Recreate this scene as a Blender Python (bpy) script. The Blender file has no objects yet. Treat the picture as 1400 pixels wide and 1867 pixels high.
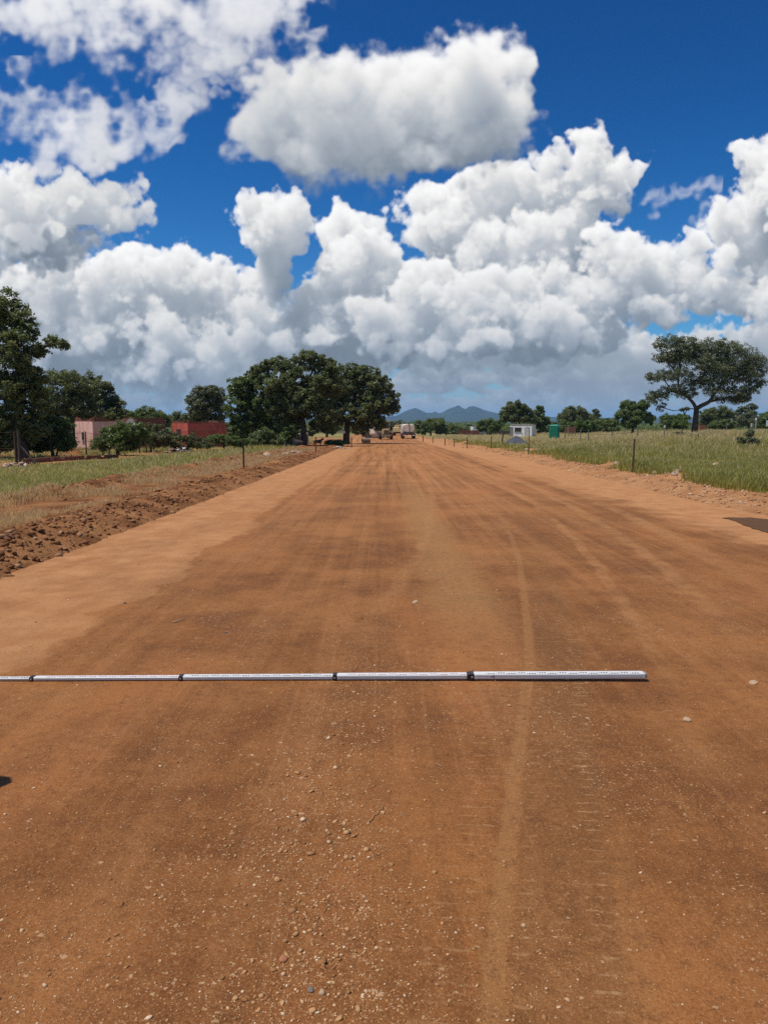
import bpy, bmesh, math, random, time
import numpy as np
from mathutils import Vector, Matrix
from concurrent.futures import ThreadPoolExecutor

random.seed(7)
RNG = np.random.default_rng(7)
SC = bpy.context.scene
COL = SC.collection
R = math.radians

# ---------------------------------------------------------------- camera
CAM_H = 1.7
PITCH = R(7.17)
F_PX = 1348.3            # focal length measured on the 1400 x 1867 photograph
cam_data = bpy.data.cameras.new('camera')
cam_data.sensor_fit = 'VERTICAL'
cam_data.sensor_height = 36.0
cam_data.lens = 26.0
cam_data.clip_start = 0.05
cam_data.clip_end = 60000
cam = bpy.data.objects.new('camera', cam_data)
cam.location = (0, 0, CAM_H)
cam.rotation_euler = (R(90) - PITCH, 0, 0)
COL.objects.link(cam)
SC.camera = cam

CP, SP = math.cos(PITCH), math.sin(PITCH)
def ray(u, v):
    """Direction (with unit y) in the world of a point measured on the photograph."""
    a = (u - 700) / F_PX
    b = (933.5 - v) / F_PX
    y = CP + b * SP
    return a / y, (-SP + b * CP) / y
def at(u, v, D):
    x, z = ray(u, v)
    return Vector((x * D, D, CAM_H + z * D))

# sun: high, from the left
SUN = Vector((-0.42, -0.15, 1.0)).normalized()
SUN_EL = math.asin(SUN.z)
SUN_AZ = math.atan2(SUN.x, SUN.y)     # clockwise from +Y
# ---------------------------------------------------------------- sky
# The clouds are a small volume simulation: a 3-D density field (lobes eroded by billowing cell noise) lit
# from the sun's side by marching optical depth downwards, then projected on the sky by direction.
def cell_noise(n, cells, seed):
    rng = np.random.default_rng(seed)
    pts = rng.random((cells, cells, cells, 3)).astype(np.float32)
    g = (np.arange(n, dtype=np.float32) + .5) / n * cells
    ci = g.astype(int)
    best = np.full((n, n, n), 9., np.float32)
    for dx in (-1, 0, 1):
        for dy in (-1, 0, 1):
            for dz in (-1, 0, 1):
                p = pts[np.ix_((ci + dx) % cells, (ci + dy) % cells, (ci + dz) % cells)]
                d = ((p[..., 0] + (ci + dx - g)[:, None, None]) ** 2
                     + (p[..., 1] + (ci + dy - g)[None, :, None]) ** 2
                     + (p[..., 2] + (ci + dz - g)[None, None, :]) ** 2)
                np.minimum(best, d, out=best)
    return 1. - np.clip(np.sqrt(best), 0, 1.1) / 1.1

def make_tile(n=96):
    t = .56 * cell_noise(n, 4, 1) + .29 * cell_noise(n, 9, 2) + .15 * cell_noise(n, 19, 3)
    t = (t - t.mean()) / t.std()
    return np.ascontiguousarray(t.astype(np.float32))

def sample_tile(T, x, y, z):
    n = T.shape[0]
    xi = np.floor(x); yi = np.floor(y); zi = np.floor(z)
    fx = x - xi; fy = y - yi; fz = z - zi
    x0 = xi.astype(np.int32) % n; y0 = yi.astype(np.int32) % n; z0 = zi.astype(np.int32) % n
    x1 = (x0 + 1) % n; y1 = (y0 + 1) % n; z1 = (z0 + 1) % n
    T = T.ravel()
    a00 = x0 * n * n + y0 * n; a01 = x0 * n * n + y1 * n; a10 = x1 * n * n + y0 * n; a11 = x1 * n * n + y1 * n
    c0 = (T[a00 + z0] * (1 - fx) + T[a10 + z0] * fx) * (1 - fy) + (T[a01 + z0] * (1 - fx) + T[a11 + z0] * fx) * fy
    c1 = (T[a00 + z1] * (1 - fx) + T[a10 + z1] * fx) * (1 - fy) + (T[a01 + z1] * (1 - fx) + T[a11 + z1] * fx) * fy
    return c0 * (1 - fz) + c1 * fz

# each cloud: depth centre, billow amplitude, edge softness, density, flat base (v or None), lobes (u, v, rx, ry[, dw])
CLOUDS = [
  # the big cumulus overhead
  dict(g=1, w=-70, amp=.12, soft=.66, ext=.075, base=352, grad=(350, 95, .74), lobes=[
    (505,215,78,92),(470,250,58,62),(560,185,80,90),(620,150,72,72),(680,155,66,70),(640,240,150,100),(760,200,110,110),
    (850,160,95,105),(835,88,40,44),(935,108,42,56),(890,110,60,55),(925,200,60,90),(880,260,80,60),(760,275,140,66),(560,280,110,60),
    (600,110,44,38),(480,150,44,44),(955,165,34,50)]),
  # the sheet top left
  dict(g=1, w=-90, amp=.24, soft=1.2, ext=.018, wisp=1, base=None, lobes=[
    (30,30,160,75),(190,40,150,78),(330,30,130,95),(400,70,95,80),(470,70,95,70),(545,40,80,46),(590,22,44,26),(120,50,120,62),
    (430,120,80,60),(350,150,85,52),(300,130,40,30),(400,170,40,30),(0,55,90,50)]),
  # the torn cloud at mid left
  dict(g=1, w=-90, wisp=1, amp=.24, soft=1.1, ext=.017, base=None, lobes=[
    (40,225,110,70),(130,235,120,60),(210,235,95,56),(270,215,60,48),(300,255,42,22),(20,190,60,44),(170,270,90,38),(325,180,60,38),(290,195,50,34)]),
  # the cloud at the left edge
  dict(g=1, w=-50, amp=.22, soft=.34, ext=.075, base=None, lobes=[
    (30,365,80,62),(100,370,80,56),(170,375,70,44),(225,370,52,40),(255,360,26,26),(70,350,50,38),(40,430,80,60),(120,430,50,44),(190,405,40,26)]),
  dict(g=1, w=-110, amp=.2, soft=.9, ext=.006, base=None, wisp=1, fill=.05, shade=.60, lobes=[
    (20,480,70,40),(90,470,70,28),(60,500,60,30),(140,468,40,18),(190,480,24,14)]),
  # the left bank
  dict(g=0, w=60, amp=.17, soft=.26, ext=.085, base=None, lobes=[
    (215,475,58,46),(255,470,40,36),(180,480,30,28),(205,520,60,60),(180,555,58,50),(300,500,52,52),(330,480,32,28),(350,520,70,52),(390,500,40,32),
    (410,530,52,44),(290,580,130,70),(430,580,90,70),(360,640,160,70),(200,620,130,66),(60,560,90,80),(20,520,50,50),(90,540,50,60),(120,500,34,36),(100,640,120,60),
    (500,620,90,60)]),
  # the leaning tower
  dict(g=0, w=40, amp=.17, soft=.25, ext=.085, base=None, lobes=[
    (545,375,26,28),(520,400,40,38),(480,405,46,36),(450,415,30,34),(470,440,44,40),(520,440,34,30),(485,480,34,42),(490,520,36,40),(455,385,24,20),(535,400,26,24),(540,455,16,16)]),
  # the main towers
  dict(g=0, w=90, amp=.16, soft=.24, ext=.085, base=None, lobes=[
    (630,420,52,40),(665,415,38,30),(600,440,30,34),(640,470,72,62),(685,490,40,44),(620,530,60,60),(585,540,44,36),(555,560,50,36),(700,560,110,90),(600,600,110,66),
    (800,370,56,50),(860,345,58,40),(900,330,46,30),(786,385,26,34),(830,410,86,66),(930,370,80,56),(800,455,52,56),(980,340,50,36),(1040,310,46,46),(1070,280,46,38),(1025,275,24,24),
    (1100,310,46,44),(1130,340,34,40),(1090,360,60,46),(1155,310,24,20),(1030,380,80,60),(1000,440,90,80),(880,470,120,90),(800,540,130,90),(950,560,140,86),(1060,470,60,56)]),
  dict(g=0, w=20, amp=.17, soft=.25, ext=.085, base=None, lobes=[
    (1130,470,70,46),(1200,460,56,36),(1250,450,32,26),(1160,520,80,50),(1100,540,70,50),(1230,500,46,36),(1180,560,70,34),(1060,590,80,50)]),
  dict(g=0, w=10, amp=.17, soft=.28, ext=.085, base=None, lobes=[
    (830,550,110,56),(900,545,80,50),(780,590,90,46),(960,590,110,46),(860,600,120,44),(690,600,90,46),(640,580,70,50)]),
  # the bright cumulus at the right edge
  dict(g=0, w=20, amp=.17, soft=.24, ext=.085, base=None, lobes=[
    (1390,300,60,52),(1345,290,32,26),(1400,370,80,60),(1340,400,52,50),(1320,390,32,36),(1370,450,80,66),(1320,470,36,40),(1300,530,60,40),(1270,545,40,30),(1360,540,80,46),(1430,480,80,110),(1450,560,90,60),
    (1440,260,50,50),(1500,350,110,150)]),
  dict(g=1, w=0, wisp=1, fill=.30, amp=.22, soft=1.5, ext=.011, base=None, lobes=[(1240,362,44,24),(1214,378,34,22),(1266,368,28,22),(1252,346,24,18),(1160,310,22,20)]),
  # lower cumulus in front of the horizon bank
  dict(g=2, w=150, amp=.20, soft=.30, ext=.085, base=None, lobes=[
    (1180,640,60,38),(1120,650,60,34),(1240,650,60,34),(1080,690,80,34),(1200,690,90,34),(1300,690,80,30),(1390,650,60,60),(1390,620,40,30),(1290,612,20,12),(1350,690,80,36)]),
]

def horizon_rows():
    """Rows of small flat-based cumulus receding to the horizon."""
    rr = random.Random(21)
    rows = []
    for (v, h, rx, n, w, dens) in ((750, 9, 44, 46, 190, .8), (741, 13, 48, 40, 182, .8), (731, 18, 56, 36, 174, .85), (718, 26, 70, 30, 166, .9), (702, 34, 84, 26, 156, .95),
                             (683, 42, 96, 22, 146, .97), (660, 50, 110, 18, 136, 1)):
        lob = []
        for i in range(n):
            if rr.random() > dens: continue
            u = -150 + 1700 * (i + rr.uniform(-.4, .4)) / n
            f = rr.uniform(.55, 1.25)
            lob.append((u, v - h * .25, rx * f, h * .55 * f))
            for k in range(rr.randint(1, 4)):
                lob.append((u + rr.uniform(-.6, .6) * rx * f, v - h * rr.uniform(.35, .8) * f, rx * rr.uniform(.16, .42) * f, h * rr.uniform(.4, .75) * f))
        rows.append(dict(w=w, amp=.22, soft=.36, ext=.11, base=v + h * .14, ns=.32 + h / 60., lobes=lob, flat=h * .30, warp=.35))
    return rows

def build_clouds():
    t0 = time.time()
    step = 1.3                      # angular pixels of the 1400-wide photograph per texel
    s_lim, t_lo, t_hi = 870, -30, 960
    nx = int(2 * s_lim / step); ny = int((t_hi - t_lo) / step)
    P = (-s_lim + (np.arange(nx) + .5) * step).astype(np.float32)
    Q = (t_lo + (np.arange(ny) + .5) * step).astype(np.float32)
    dw = 5.0
    tile = make_tile()
    def pq(u, v):
        a, b = ray(u, v)
        return a * F_PX, b * F_PX
    def simulate(clouds, W, leak=.9985):
        nw = len(W)
        sig = np.zeros((ny, nw, nx), np.float16)
        shade = np.ones((ny, nx), np.float32)
        for ci, c in enumerate(clouds):
            lob = []
            for l in c['lobes']:
                p, q = pq(l[0], l[1])
                p2, q2 = pq(l[0] + l[2], l[1] - l[3])
                lob.append((p, q, abs(p2 - p) * 1.10, abs(q2 - q) * 1.10))
            x0 = min(l[0] - l[2] * 1.6 for l in lob); x1 = max(l[0] + l[2] * 1.6 for l in lob)
            y0 = min(l[1] - l[3] * 1.6 for l in lob); y1 = max(l[1] + l[3] * 1.6 for l in lob)
            i0, i1 = np.searchsorted(P, [x0, x1]); j0, j1 = np.searchsorted(Q, [y0, y1])
            if i1 <= i0 or j1 <= j0: continue
            PP, QQ = np.meshgrid(P[i0:i1], Q[j0:j1])
            ns = c.get('ns', 1.)
            wisp = c.get('wisp', 0)
            k = 96 / 300. / ns
            wa = (9 + 16 * wisp) * ns * c.get('warp', 1.)
            wp = wa * sample_tile(tile, PP * k + 11 * ci, QQ * k, np.float32(5.3) + 0 * PP)
            wq = wa * sample_tile(tile, PP * k + 50, QQ * k + 7 * ci, np.float32(31.3) + 0 * PP)
            PW = PP + wp; QW = QQ + wq
            r_all = max(.5 * (l[2] + l[3]) for l in lob)
            rr = random.Random(ci)
            offs = [rr.uniform(-.45, .45) * min(.5 * (l[2] + l[3]), 70) for l in lob]
            qb = pq(700, c['base'])[1] if c['base'] else None
            boxes = []
            for l in lob:
                a0, a1 = np.searchsorted(P[i0:i1], [l[0] - l[2] * 1.5 - 20, l[0] + l[2] * 1.5 + 20])
                b0, b1 = np.searchsorted(Q[j0:j1], [l[1] - l[3] * 1.5 - 20, l[1] + l[3] * 1.5 + 20])
                boxes.append((slice(b0, b1), slice(a0, a1)))
            r2s = [((PW[b] - l[0]) / l[2]) ** 2 + ((QW[b] - l[1]) / l[3]) ** 2 for l, b in zip(lob, boxes)]
            def do(kw):
                w = W[kw] - c['w']
                if abs(w) > r_all * 1.45 + 40: return
                m = np.full(PP.shape, -9., np.float32)
                for l, b, r2, o in zip(lob, boxes, r2s, offs):
                    v = ((w - o) / (.475 * (l[2] + l[3]))) ** 2
                    if v < 2.2: m[b] = np.maximum(m[b], 1. - np.sqrt(r2 + v))
                msk = m > -.5
                if not msk.any(): return
                px = PP[msk]; qx = QQ[msk]; mm = m[msk]
                wz = np.full(px.shape, W[kw], np.float32)
                f0 = 96 / 470. / ns; a = 96 / 215. / ns; b = 96 / 56. / ns
                n0 = sample_tile(tile, px * f0 + ci * 7, qx * f0 + ci * 15, wz * f0 + 40)
                if wisp:
                    n1 = -.8 * sample_tile(tile, px * a * .7 + ci * 17 + n0 * 6, qx * a * 1.25 + n0 * 5, wz * a)
                    n2 = -1. * sample_tile(tile, px * b * .6 + n1 * 4., qx * b * .8 + n1 * 3, wz * b + ci * 9)
                    n3 = sample_tile(tile, px * b * 2.3 + n1 * 6., qx * b * 2.9, wz * b * 2.3)
                    d = mm + c['amp'] * (n0 * .95 + n1 * .34 + n2 * .17 + n3 * .11) + c.get('fill', .06)
                else:
                    n1 = sample_tile(tile, px * a + ci * 17, qx * a + ci * 5, wz * a)
                    n2 = sample_tile(tile, px * b + n1 * 2., qx * b, wz * b + ci * 9)
                    n3 = sample_tile(tile, px * b * 2.6 + n2, qx * b * 2.6, wz * b * 2.6)
                    d = mm + c['amp'] * (n0 * .60 + n1 * .85 + n2 * .20 + n3 * .13) - .05
                s = np.clip(d / (c['soft']), 0, 1)
                s = s * s * (3 - 2 * s) * c['ext']
                if qb is not None:
                    fl = c.get('flat', 46.)
                    e = np.clip((qx - qb + (.2 * n1 + .1 * n2) * fl) / fl, 0, 1); s = s * e
                out = np.zeros(PP.shape, np.float32); out[msk] = s
                sl = sig[j0:j1, kw, i0:i1]
                np.maximum(sl, out.astype(np.float16), out=sl)
            with ThreadPoolExecutor(4) as ex: list(ex.map(do, range(nw)))
            if 'grad' in c:
                qa, qz = pq(700, c['grad'][0])[1], pq(700, c['grad'][1])[1]
                shade[j0:j1, i0:i1] *= c['grad'][2] + (1 - c['grad'][2]) * np.clip((QQ - qa) / (qz - qa), 0, 1) ** .8
            if 'shade' in c:
                mm2 = np.zeros(PP.shape, np.float32)
                for r2, b in zip(r2s, boxes): mm2[b] = np.maximum(mm2[b], 1 - r2)
                shade[j0:j1, i0:i1] *= 1 - (1 - c['shade']) * (np.clip(mm2, 0, .8) / .8) ** 1.3
        # optical depth towards the sun (up, a little left, a little nearer) and, blurred, towards the sky
        lx, lw = .42, -.04                       # shift per texel row
        tau = np.zeros((nw, nx), np.float32); amb = np.zeros((nw, nx), np.float32)
        def shift(A, f, ax):
            B = np.roll(A, 1 if f > 0 else -1, ax); f = abs(f)
            return A * (1 - f) + B * f
        kw_step = lw * step / dw
        T = None
        I = np.zeros((ny, nw, nx), np.float16)
        for j in range(ny - 1, -1, -1):
            s = sig[j].astype(np.float32)
            tau = shift(shift(tau, lx, 1), -kw_step, 0)
            tau = .96 * tau + .01 * (np.roll(tau, 1, 1) + np.roll(tau, -1, 1) + np.roll(tau, 1, 0) + np.roll(tau, -1, 0))
            amb = .70 * amb + .075 * (np.roll(amb, 2, 1) + np.roll(amb, -2, 1) + np.roll(amb, 1, 0) + np.roll(amb, -1, 0))
            tau *= leak; amb *= .992
            h = s * step * .5
            t = tau + h; a = amb + h
            I[j] = .30 * np.exp(-t * .45) + .30 * np.exp(-t * .17) + .30 * np.exp(-t * .07) + .12 * np.exp(-a * .05) + .075
            tau = tau + 2 * h; amb = amb + 2 * h
        T = np.ones((ny, nx), np.float32); L = np.zeros((ny, nx), np.float32)
        for k in range(nw):
            s = sig[:, k].astype(np.float32)
            al = 1 - np.exp(-s * dw)
            L += T * al * I[:, k].astype(np.float32)
            T *= 1 - al
        return L * shade, 1 - T
    L0, A0 = simulate([c for c in CLOUDS if c['g'] == 0], np.arange(-120, 215, dw).astype(np.float32))
    L1, A1 = simulate([c for c in CLOUDS if c['g'] == 1], np.arange(-130, 125, dw).astype(np.float32))
    PP, QQ = np.meshgrid(P, Q)
    L2, A2 = simulate(horizon_rows() + [c for c in CLOUDS if c['g'] == 2], np.arange(100, 215, dw).astype(np.float32), .91)
    PP, QQ = np.meshgrid(P, Q)
    M2 = L2 / np.maximum(A2, 1e-3); M2 = np.clip(.47 + (M2 - M2[A2 > .5].mean()) * 1.7 + .06, .20, 1.0)
    L2 = M2 * A2 * 1.32
    L2 = L2 * (.56 + .22 * np.clip((QQ - 40) / 80., 0, 1) * np.clip((PP - 250) / 150., 0, 1))
    L0 = L0 * (.75 + .25 * np.clip((QQ - 110) / 170., 0, 1))      # the foot of the bank lies in its own shade
    L0 = L0 + L2 * (1 - A0); A0 = 1 - (1 - A0) * (1 - A2)
    L = L1 + L0 * (1 - A1); A = 1 - (1 - A0) * (1 - A1)
    Lm = np.where(A > 1e-3, L / np.maximum(A, 1e-3), .8)
    # colour: bright sunlit white over blue-grey shade
    hi = np.array([1.0, .995, .985], np.float32); lo = np.array([.76, .90, 1.08], np.float32)
    f = np.clip((Lm - .30) / .50, 0, 1)[..., None]
    Lm = Lm * .88
    rgb = Lm[..., None] * (hi * f + lo * (1 - f))
    # moist air: towards the horizon everything pales into blue-grey
    pale = np.array([.275, .38, .515], np.float32)
    hz = np.exp(-np.maximum(QQ, 0) / 50.)
    hz2 = (.50 * hz + .20 * np.exp(-np.maximum(QQ, 0) / 170.))[..., None]
    rgb = rgb * (1 - hz2) + pale * hz2
    back = np.clip(np.exp(-np.maximum(QQ - 25, 0) / 95.), 0, 1) * .93
    out = np.zeros((ny, nx, 4), np.float32)
    At = A + (1 - A) * back
    out[..., :3] = (rgb * A[..., None] + pale * ((1 - A) * back)[..., None]) / np.maximum(At, 1e-3)[..., None]
    out[..., 3] = At
    ex = np.clip((s_lim - np.abs(PP)) / 60., 0, 1) * np.clip((t_hi - QQ) / 60., 0, 1)
    out[..., 3] *= ex
    img = bpy.data.images.new('cloud_field', nx, ny, alpha=True, float_buffer=True, is_data=True)
    img.alpha_mode = 'CHANNEL_PACKED'
    img.pixels.foreach_set(out.ravel())
    img.update()
    print('clouds', nx, ny, round(time.time() - t0, 1))
    return img, (s_lim, t_lo, t_hi)

SKY_STRENGTH = 0.10
def build_world():
    w = bpy.data.worlds.new('World'); SC.world = w; w.use_nodes = True
    nt = w.node_tree; N = nt.nodes; Lk = nt.links; N.clear()
    out = N.new('ShaderNodeOutputWorld'); bg = N.new('ShaderNodeBackground')
    Lk.new(bg.outputs[0], out.inputs[0]); bg.inputs[1].default_value = SKY_STRENGTH
    sky = N.new('ShaderNodeTexSky'); sky.sky_type = 'NISHITA'; sky.sun_disc = False
    sky.sun_elevation = SUN_EL; sky.sun_rotation = SUN_AZ
    sky.air_density = 1.0; sky.dust_density = .3; sky.ozone_density = 2.0
    def math_(op, a, b=None, c=None):
        m = N.new('ShaderNodeMath'); m.operation = op
        for i, x in enumerate((a, b, c)):
            if x is None: continue
            if isinstance(x, (int, float)): m.inputs[i].default_value = x
            else: Lk.new(x, m.inputs[i])
        return m.outputs[0]
    tc = N.new('ShaderNodeTexCoord'); sp = N.new('ShaderNodeSeparateXYZ'); Lk.new(tc.outputs['Generated'], sp.inputs[0])
    img, (sl, tl, th) = build_clouds()
    y = math_('MAXIMUM', sp.outputs[1], .02)
    s = math_('DIVIDE', sp.outputs[0], y); t = math_('DIVIDE', sp.outputs[2], y)
    uu = math_('MULTIPLY_ADD', s, F_PX / (2 * sl), .5)
    vv = math_('MULTIPLY_ADD', t, F_PX / (th - tl), -tl / (th - tl))
    cb = N.new('ShaderNodeCombineXYZ'); Lk.new(uu, cb.inputs[0]); Lk.new(vv, cb.inputs[1])
    im = N.new('ShaderNodeTexImage'); im.image = img; im.interpolation = 'Cubic'; im.extension = 'CLIP'
    Lk.new(cb.outputs[0], im.inputs[0])
    # the clear sky is a deep polarised blue
    d0 = N.new('ShaderNodeVectorMath'); d0.operation = 'SCALE'; d0.inputs['Scale'].default_value = .1
    Lk.new(sky.outputs[0], d0.inputs[0])
    gm = N.new('ShaderNodeGamma'); gm.inputs['Gamma'].default_value = 1.6; Lk.new(d0.outputs[0], gm.inputs[0])
    hs = N.new('ShaderNodeVectorMath'); hs.operation = 'MULTIPLY'; hs.inputs[1].default_value = (1.6, 8.4, 12.6)
    Lk.new(gm.outputs[0], hs.inputs[0])
    # scattered cloud over the rest of the dome
    nz = N.new('ShaderNodeTexNoise'); nz.inputs['Scale'].default_value = 3.2; nz.inputs['Detail'].default_value = 6
    Lk.new(tc.outputs['Generated'], nz.inputs[0])
    rest = math_('MULTIPLY', math_('SMOOTH_MIN', math_('MAXIMUM', math_('MULTIPLY_ADD', nz.outputs[0], 5., -2.55), 0.), 1., .2), .9)
    infront = math_('MULTIPLY', math_('GREATER_THAN', sp.outputs[1], .05),
                    math_('MULTIPLY', math_('LESS_THAN', math_('ABSOLUTE', s), sl / F_PX), math_('LESS_THAN', t, th / F_PX)))
    def soft(v, a, b):
        n = N.new('ShaderNodeMapRange'); n.interpolation_type = 'SMOOTHSTEP'
        Lk.new(v, n.inputs[0]); n.inputs[1].default_value = a; n.inputs[2].default_value = b
        return n.outputs[0]
    outside = math_('MAXIMUM', math_('MAXIMUM', soft(math_('ABSOLUTE', s), .93 * sl / F_PX, 1.7 * sl / F_PX), soft(t, .93 * th / F_PX, 1.6 * th / F_PX)), soft(sp.outputs[1], .12, .0))
    rest = math_('MULTIPLY', rest, outside)
    m0 = N.new('ShaderNodeMix'); m0.data_type = 'RGBA'
    Lk.new(rest, m0.inputs['Factor']); Lk.new(hs.outputs[0], m0.inputs['A']); m0.inputs['B'].default_value = (6.2, 6.4, 6.8, 1)
    sc_ = N.new('ShaderNodeVectorMath'); sc_.operation = 'SCALE'; sc_.inputs['Scale'].default_value = 1. / SKY_STRENGTH
    Lk.new(im.outputs[0], sc_.inputs[0])
    m1 = N.new('ShaderNodeMix'); m1.data_type = 'RGBA'
    Lk.new(math_('MULTIPLY', im.outputs[1], infront), m1.inputs['Factor'])
    Lk.new(m0.outputs['Result'], m1.inputs['A']); Lk.new(sc_.outputs[0], m1.inputs['B'])
    Lk.new(m1.outputs['Result'], bg.inputs[0])
    w.cycles.sampling_method = 'MANUAL'; w.cycles.sample_map_resolution = 512

    sd = bpy.data.lights.new('sun', 'SUN'); sd.energy = 3.6; sd.angle = R(.53); sd.color = (1., .96, .90)
    so = bpy.data.objects.new('sun', sd); COL.objects.link(so)
    so.rotation_euler = (-SUN).to_track_quat('-Z', 'Y').to_euler(); so.location = (0, 0, 60)
build_world()
SC.view_settings.view_transform = 'Standard'
SC.view_settings.look = 'None'
SC.view_settings.exposure = 0.0
SC.view_settings.gamma = 1.0
# ---------------------------------------------------------------- helpers: materials
class NT:
    """Small node-tree writer."""
    def __init__(s, name):
        s.m = bpy.data.materials.new(name); s.m.use_nodes = True
        s.t = s.m.node_tree; s.N = s.t.nodes; s.L = s.t.links; s.N.clear()
        s.out = s.N.new('ShaderNodeOutputMaterial')
        s._pos = None
    def _in(s, sock, v):
        if v is None: return
        if hasattr(v, 'is_output') or isinstance(v, bpy.types.NodeSocket): s.L.new(v, sock)
        elif isinstance(v, (tuple, list)) and len(v) == 3 and sock.type == 'RGBA': sock.default_value = (*v, 1)
        else: sock.default_value = v
    def pos(s):
        if s._pos is None:
            s._pos = s.N.new('ShaderNodeTexCoord').outputs['Object']
        return s._pos
    def math(s, op, a, b=None, c=None, clamp=False):
        n = s.N.new('ShaderNodeMath'); n.operation = op; n.use_clamp = clamp
        for i, x in enumerate((a, b, c)): s._in(n.inputs[i], x)
        return n.outputs[0]
    def sep(s, v):
        n = s.N.new('ShaderNodeSeparateXYZ'); s._in(n.inputs[0], v); return n.outputs
    def comb(s, x, y, z=0.):
        n = s.N.new('ShaderNodeCombineXYZ')
        for i, v in enumerate((x, y, z)): s._in(n.inputs[i], v)
        return n.outputs[0]
    def map(s, v, scale, off=(0, 0, 0)):
        n = s.N.new('ShaderNodeMapping'); s._in(n.inputs[0], v); n.inputs['Scale'].default_value = scale; n.inputs['Location'].default_value = off
        return n.outputs[0]
    def noise(s, v, scale, detail=4, rough=.55, dist=0.):
        n = s.N.new('ShaderNodeTexNoise'); s._in(n.inputs['Vector'], v); n.inputs['Scale'].default_value = scale
        n.inputs['Detail'].default_value = detail; n.inputs['Roughness'].default_value = rough; n.inputs['Distortion'].default_value = dist
        return n.outputs[0]
    def vor(s, v, scale, rnd=1., feat='F1'):
        n = s.N.new('ShaderNodeTexVoronoi'); n.feature = feat; s._in(n.inputs['Vector'], v); n.inputs['Scale'].default_value = scale
        n.inputs['Randomness'].default_value = rnd
        return n.outputs
    def ramp(s, f, lo, hi, smooth=True):
        n = s.N.new('ShaderNodeMapRange'); n.interpolation_type = 'SMOOTHSTEP' if smooth else 'LINEAR'; n.clamp = True
        s._in(n.inputs[0], f); n.inputs[1].default_value = lo; n.inputs[2].default_value = hi
        return n.outputs[0]
    def mix(s, f, a, b):
        n = s.N.new('ShaderNodeMix'); n.data_type = 'RGBA'
        s._in(n.inputs['Factor'], f); s._in(n.inputs['A'], a); s._in(n.inputs['B'], b)
        return n.outputs['Result']
    def curve(s, f, pts, lo, hi):
        """y = piecewise curve through pts (x in 0..1, y in lo..hi)."""
        n = s.N.new('ShaderNodeFloatCurve'); c = n.mapping.curves[0]
        pp = [(x, (y - lo) / (hi - lo)) for x, y in pts]
        c.points[0].location = pp[0]; c.points[1].location = pp[-1]
        for p in pp[1:-1]: c.points.new(*p)
        n.mapping.update()
        s._in(n.inputs['Value'], f)
        return s.math('MULTIPLY_ADD', n.outputs[0], hi - lo, lo)
    def attr(s, name):
        n = s.N.new('ShaderNodeAttribute'); n.attribute_name = name; return n.outputs
    def bump(s, h, strength=.5, dist=.02, prev=None):
        n = s.N.new('ShaderNodeBump'); s._in(n.inputs['Height'], h); n.inputs['Strength'].default_value = strength; n.inputs['Distance'].default_value = dist
        if prev is not None: s.L.new(prev, n.inputs['Normal'])
        return n.outputs[0]
    def bsdf(s, col, rough=.9, normal=None, spec=.2, metal=0., trans=None):
        n = s.N.new('ShaderNodeBsdfPrincipled')
        s._in(n.inputs['Base Color'], col); s._in(n.inputs['Roughness'], rough); s._in(n.inputs['Metallic'], metal)
        s._in(n.inputs['Specular IOR Level'], spec)
        if normal is not None: s.L.new(normal, n.inputs['Normal'])
        if trans: s._in(n.inputs['Transmission Weight'], trans)
        s.L.new(n.outputs[0], s.out.inputs[0])
        return s.m

MATS = {}
def paint(name, col, rough=.6, wear=.25, dirt=(.20, .11, .06), scale=3., spec=.3, metal=0., bump=0.):
    """Weathered surface: a base colour with blotchy dirt of its own and slight unevenness."""
    if name in MATS: return MATS[name]
    t = NT(name)
    n = t.noise(t.pos(), scale, 6, .65)
    n2 = t.noise(t.map(t.pos(), (scale * 3, scale * 3, scale * .8)), 1., 4, .6)
    f = t.math('MULTIPLY', t.ramp(t.math('ADD', t.math('MULTIPLY', n, .6), t.math('MULTIPLY', n2, .4)), .42, .70), wear * 2, clamp=True)
    c = t.mix(f, col, dirt)
    c = t.mix(t.math('MULTIPLY', t.noise(t.pos(), scale * 9, 2), .25), c, tuple(x * .6 for x in col))
    nb = t.bump(t.noise(t.pos(), scale * 14, 3), bump, .01) if bump else None
    MATS[name] = t.bsdf(c, rough, nb, spec, metal)
    return MATS[name]

def leaf_mat(name, dark, light, dry=None, trans=.30):
    if name in MATS: return MATS[name]
    t = NT(name)
    a = t.attr('tint')
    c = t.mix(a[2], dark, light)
    if dry: c = t.mix(t.ramp(a[2], .86, .98), c, dry)
    d = t.N.new('ShaderNodeBsdfDiffuse'); t._in(d.inputs[0], c)
    tr = t.N.new('ShaderNodeBsdfTranslucent')
    t._in(tr.inputs[0], t.mix(.5, c, tuple(x * 1.5 for x in light)))
    g = t.N.new('ShaderNodeBsdfGlossy'); g.inputs['Roughness'].default_value = .45; g.inputs[0].default_value = (.5, .55, .6, 1)
    m1 = t.N.new('ShaderNodeMixShader'); m1.inputs[0].default_value = trans
    t.L.new(d.outputs[0], m1.inputs[1]); t.L.new(tr.outputs[0], m1.inputs[2])
    m2 = t.N.new('ShaderNodeMixShader'); m2.inputs[0].default_value = .045
    t.L.new(m1.outputs[0], m2.inputs[1]); t.L.new(g.outputs[0], m2.inputs[2])
    t.L.new(m2.outputs[0], t.out.inputs[0])
    MATS[name] = t.m
    return t.m

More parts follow.
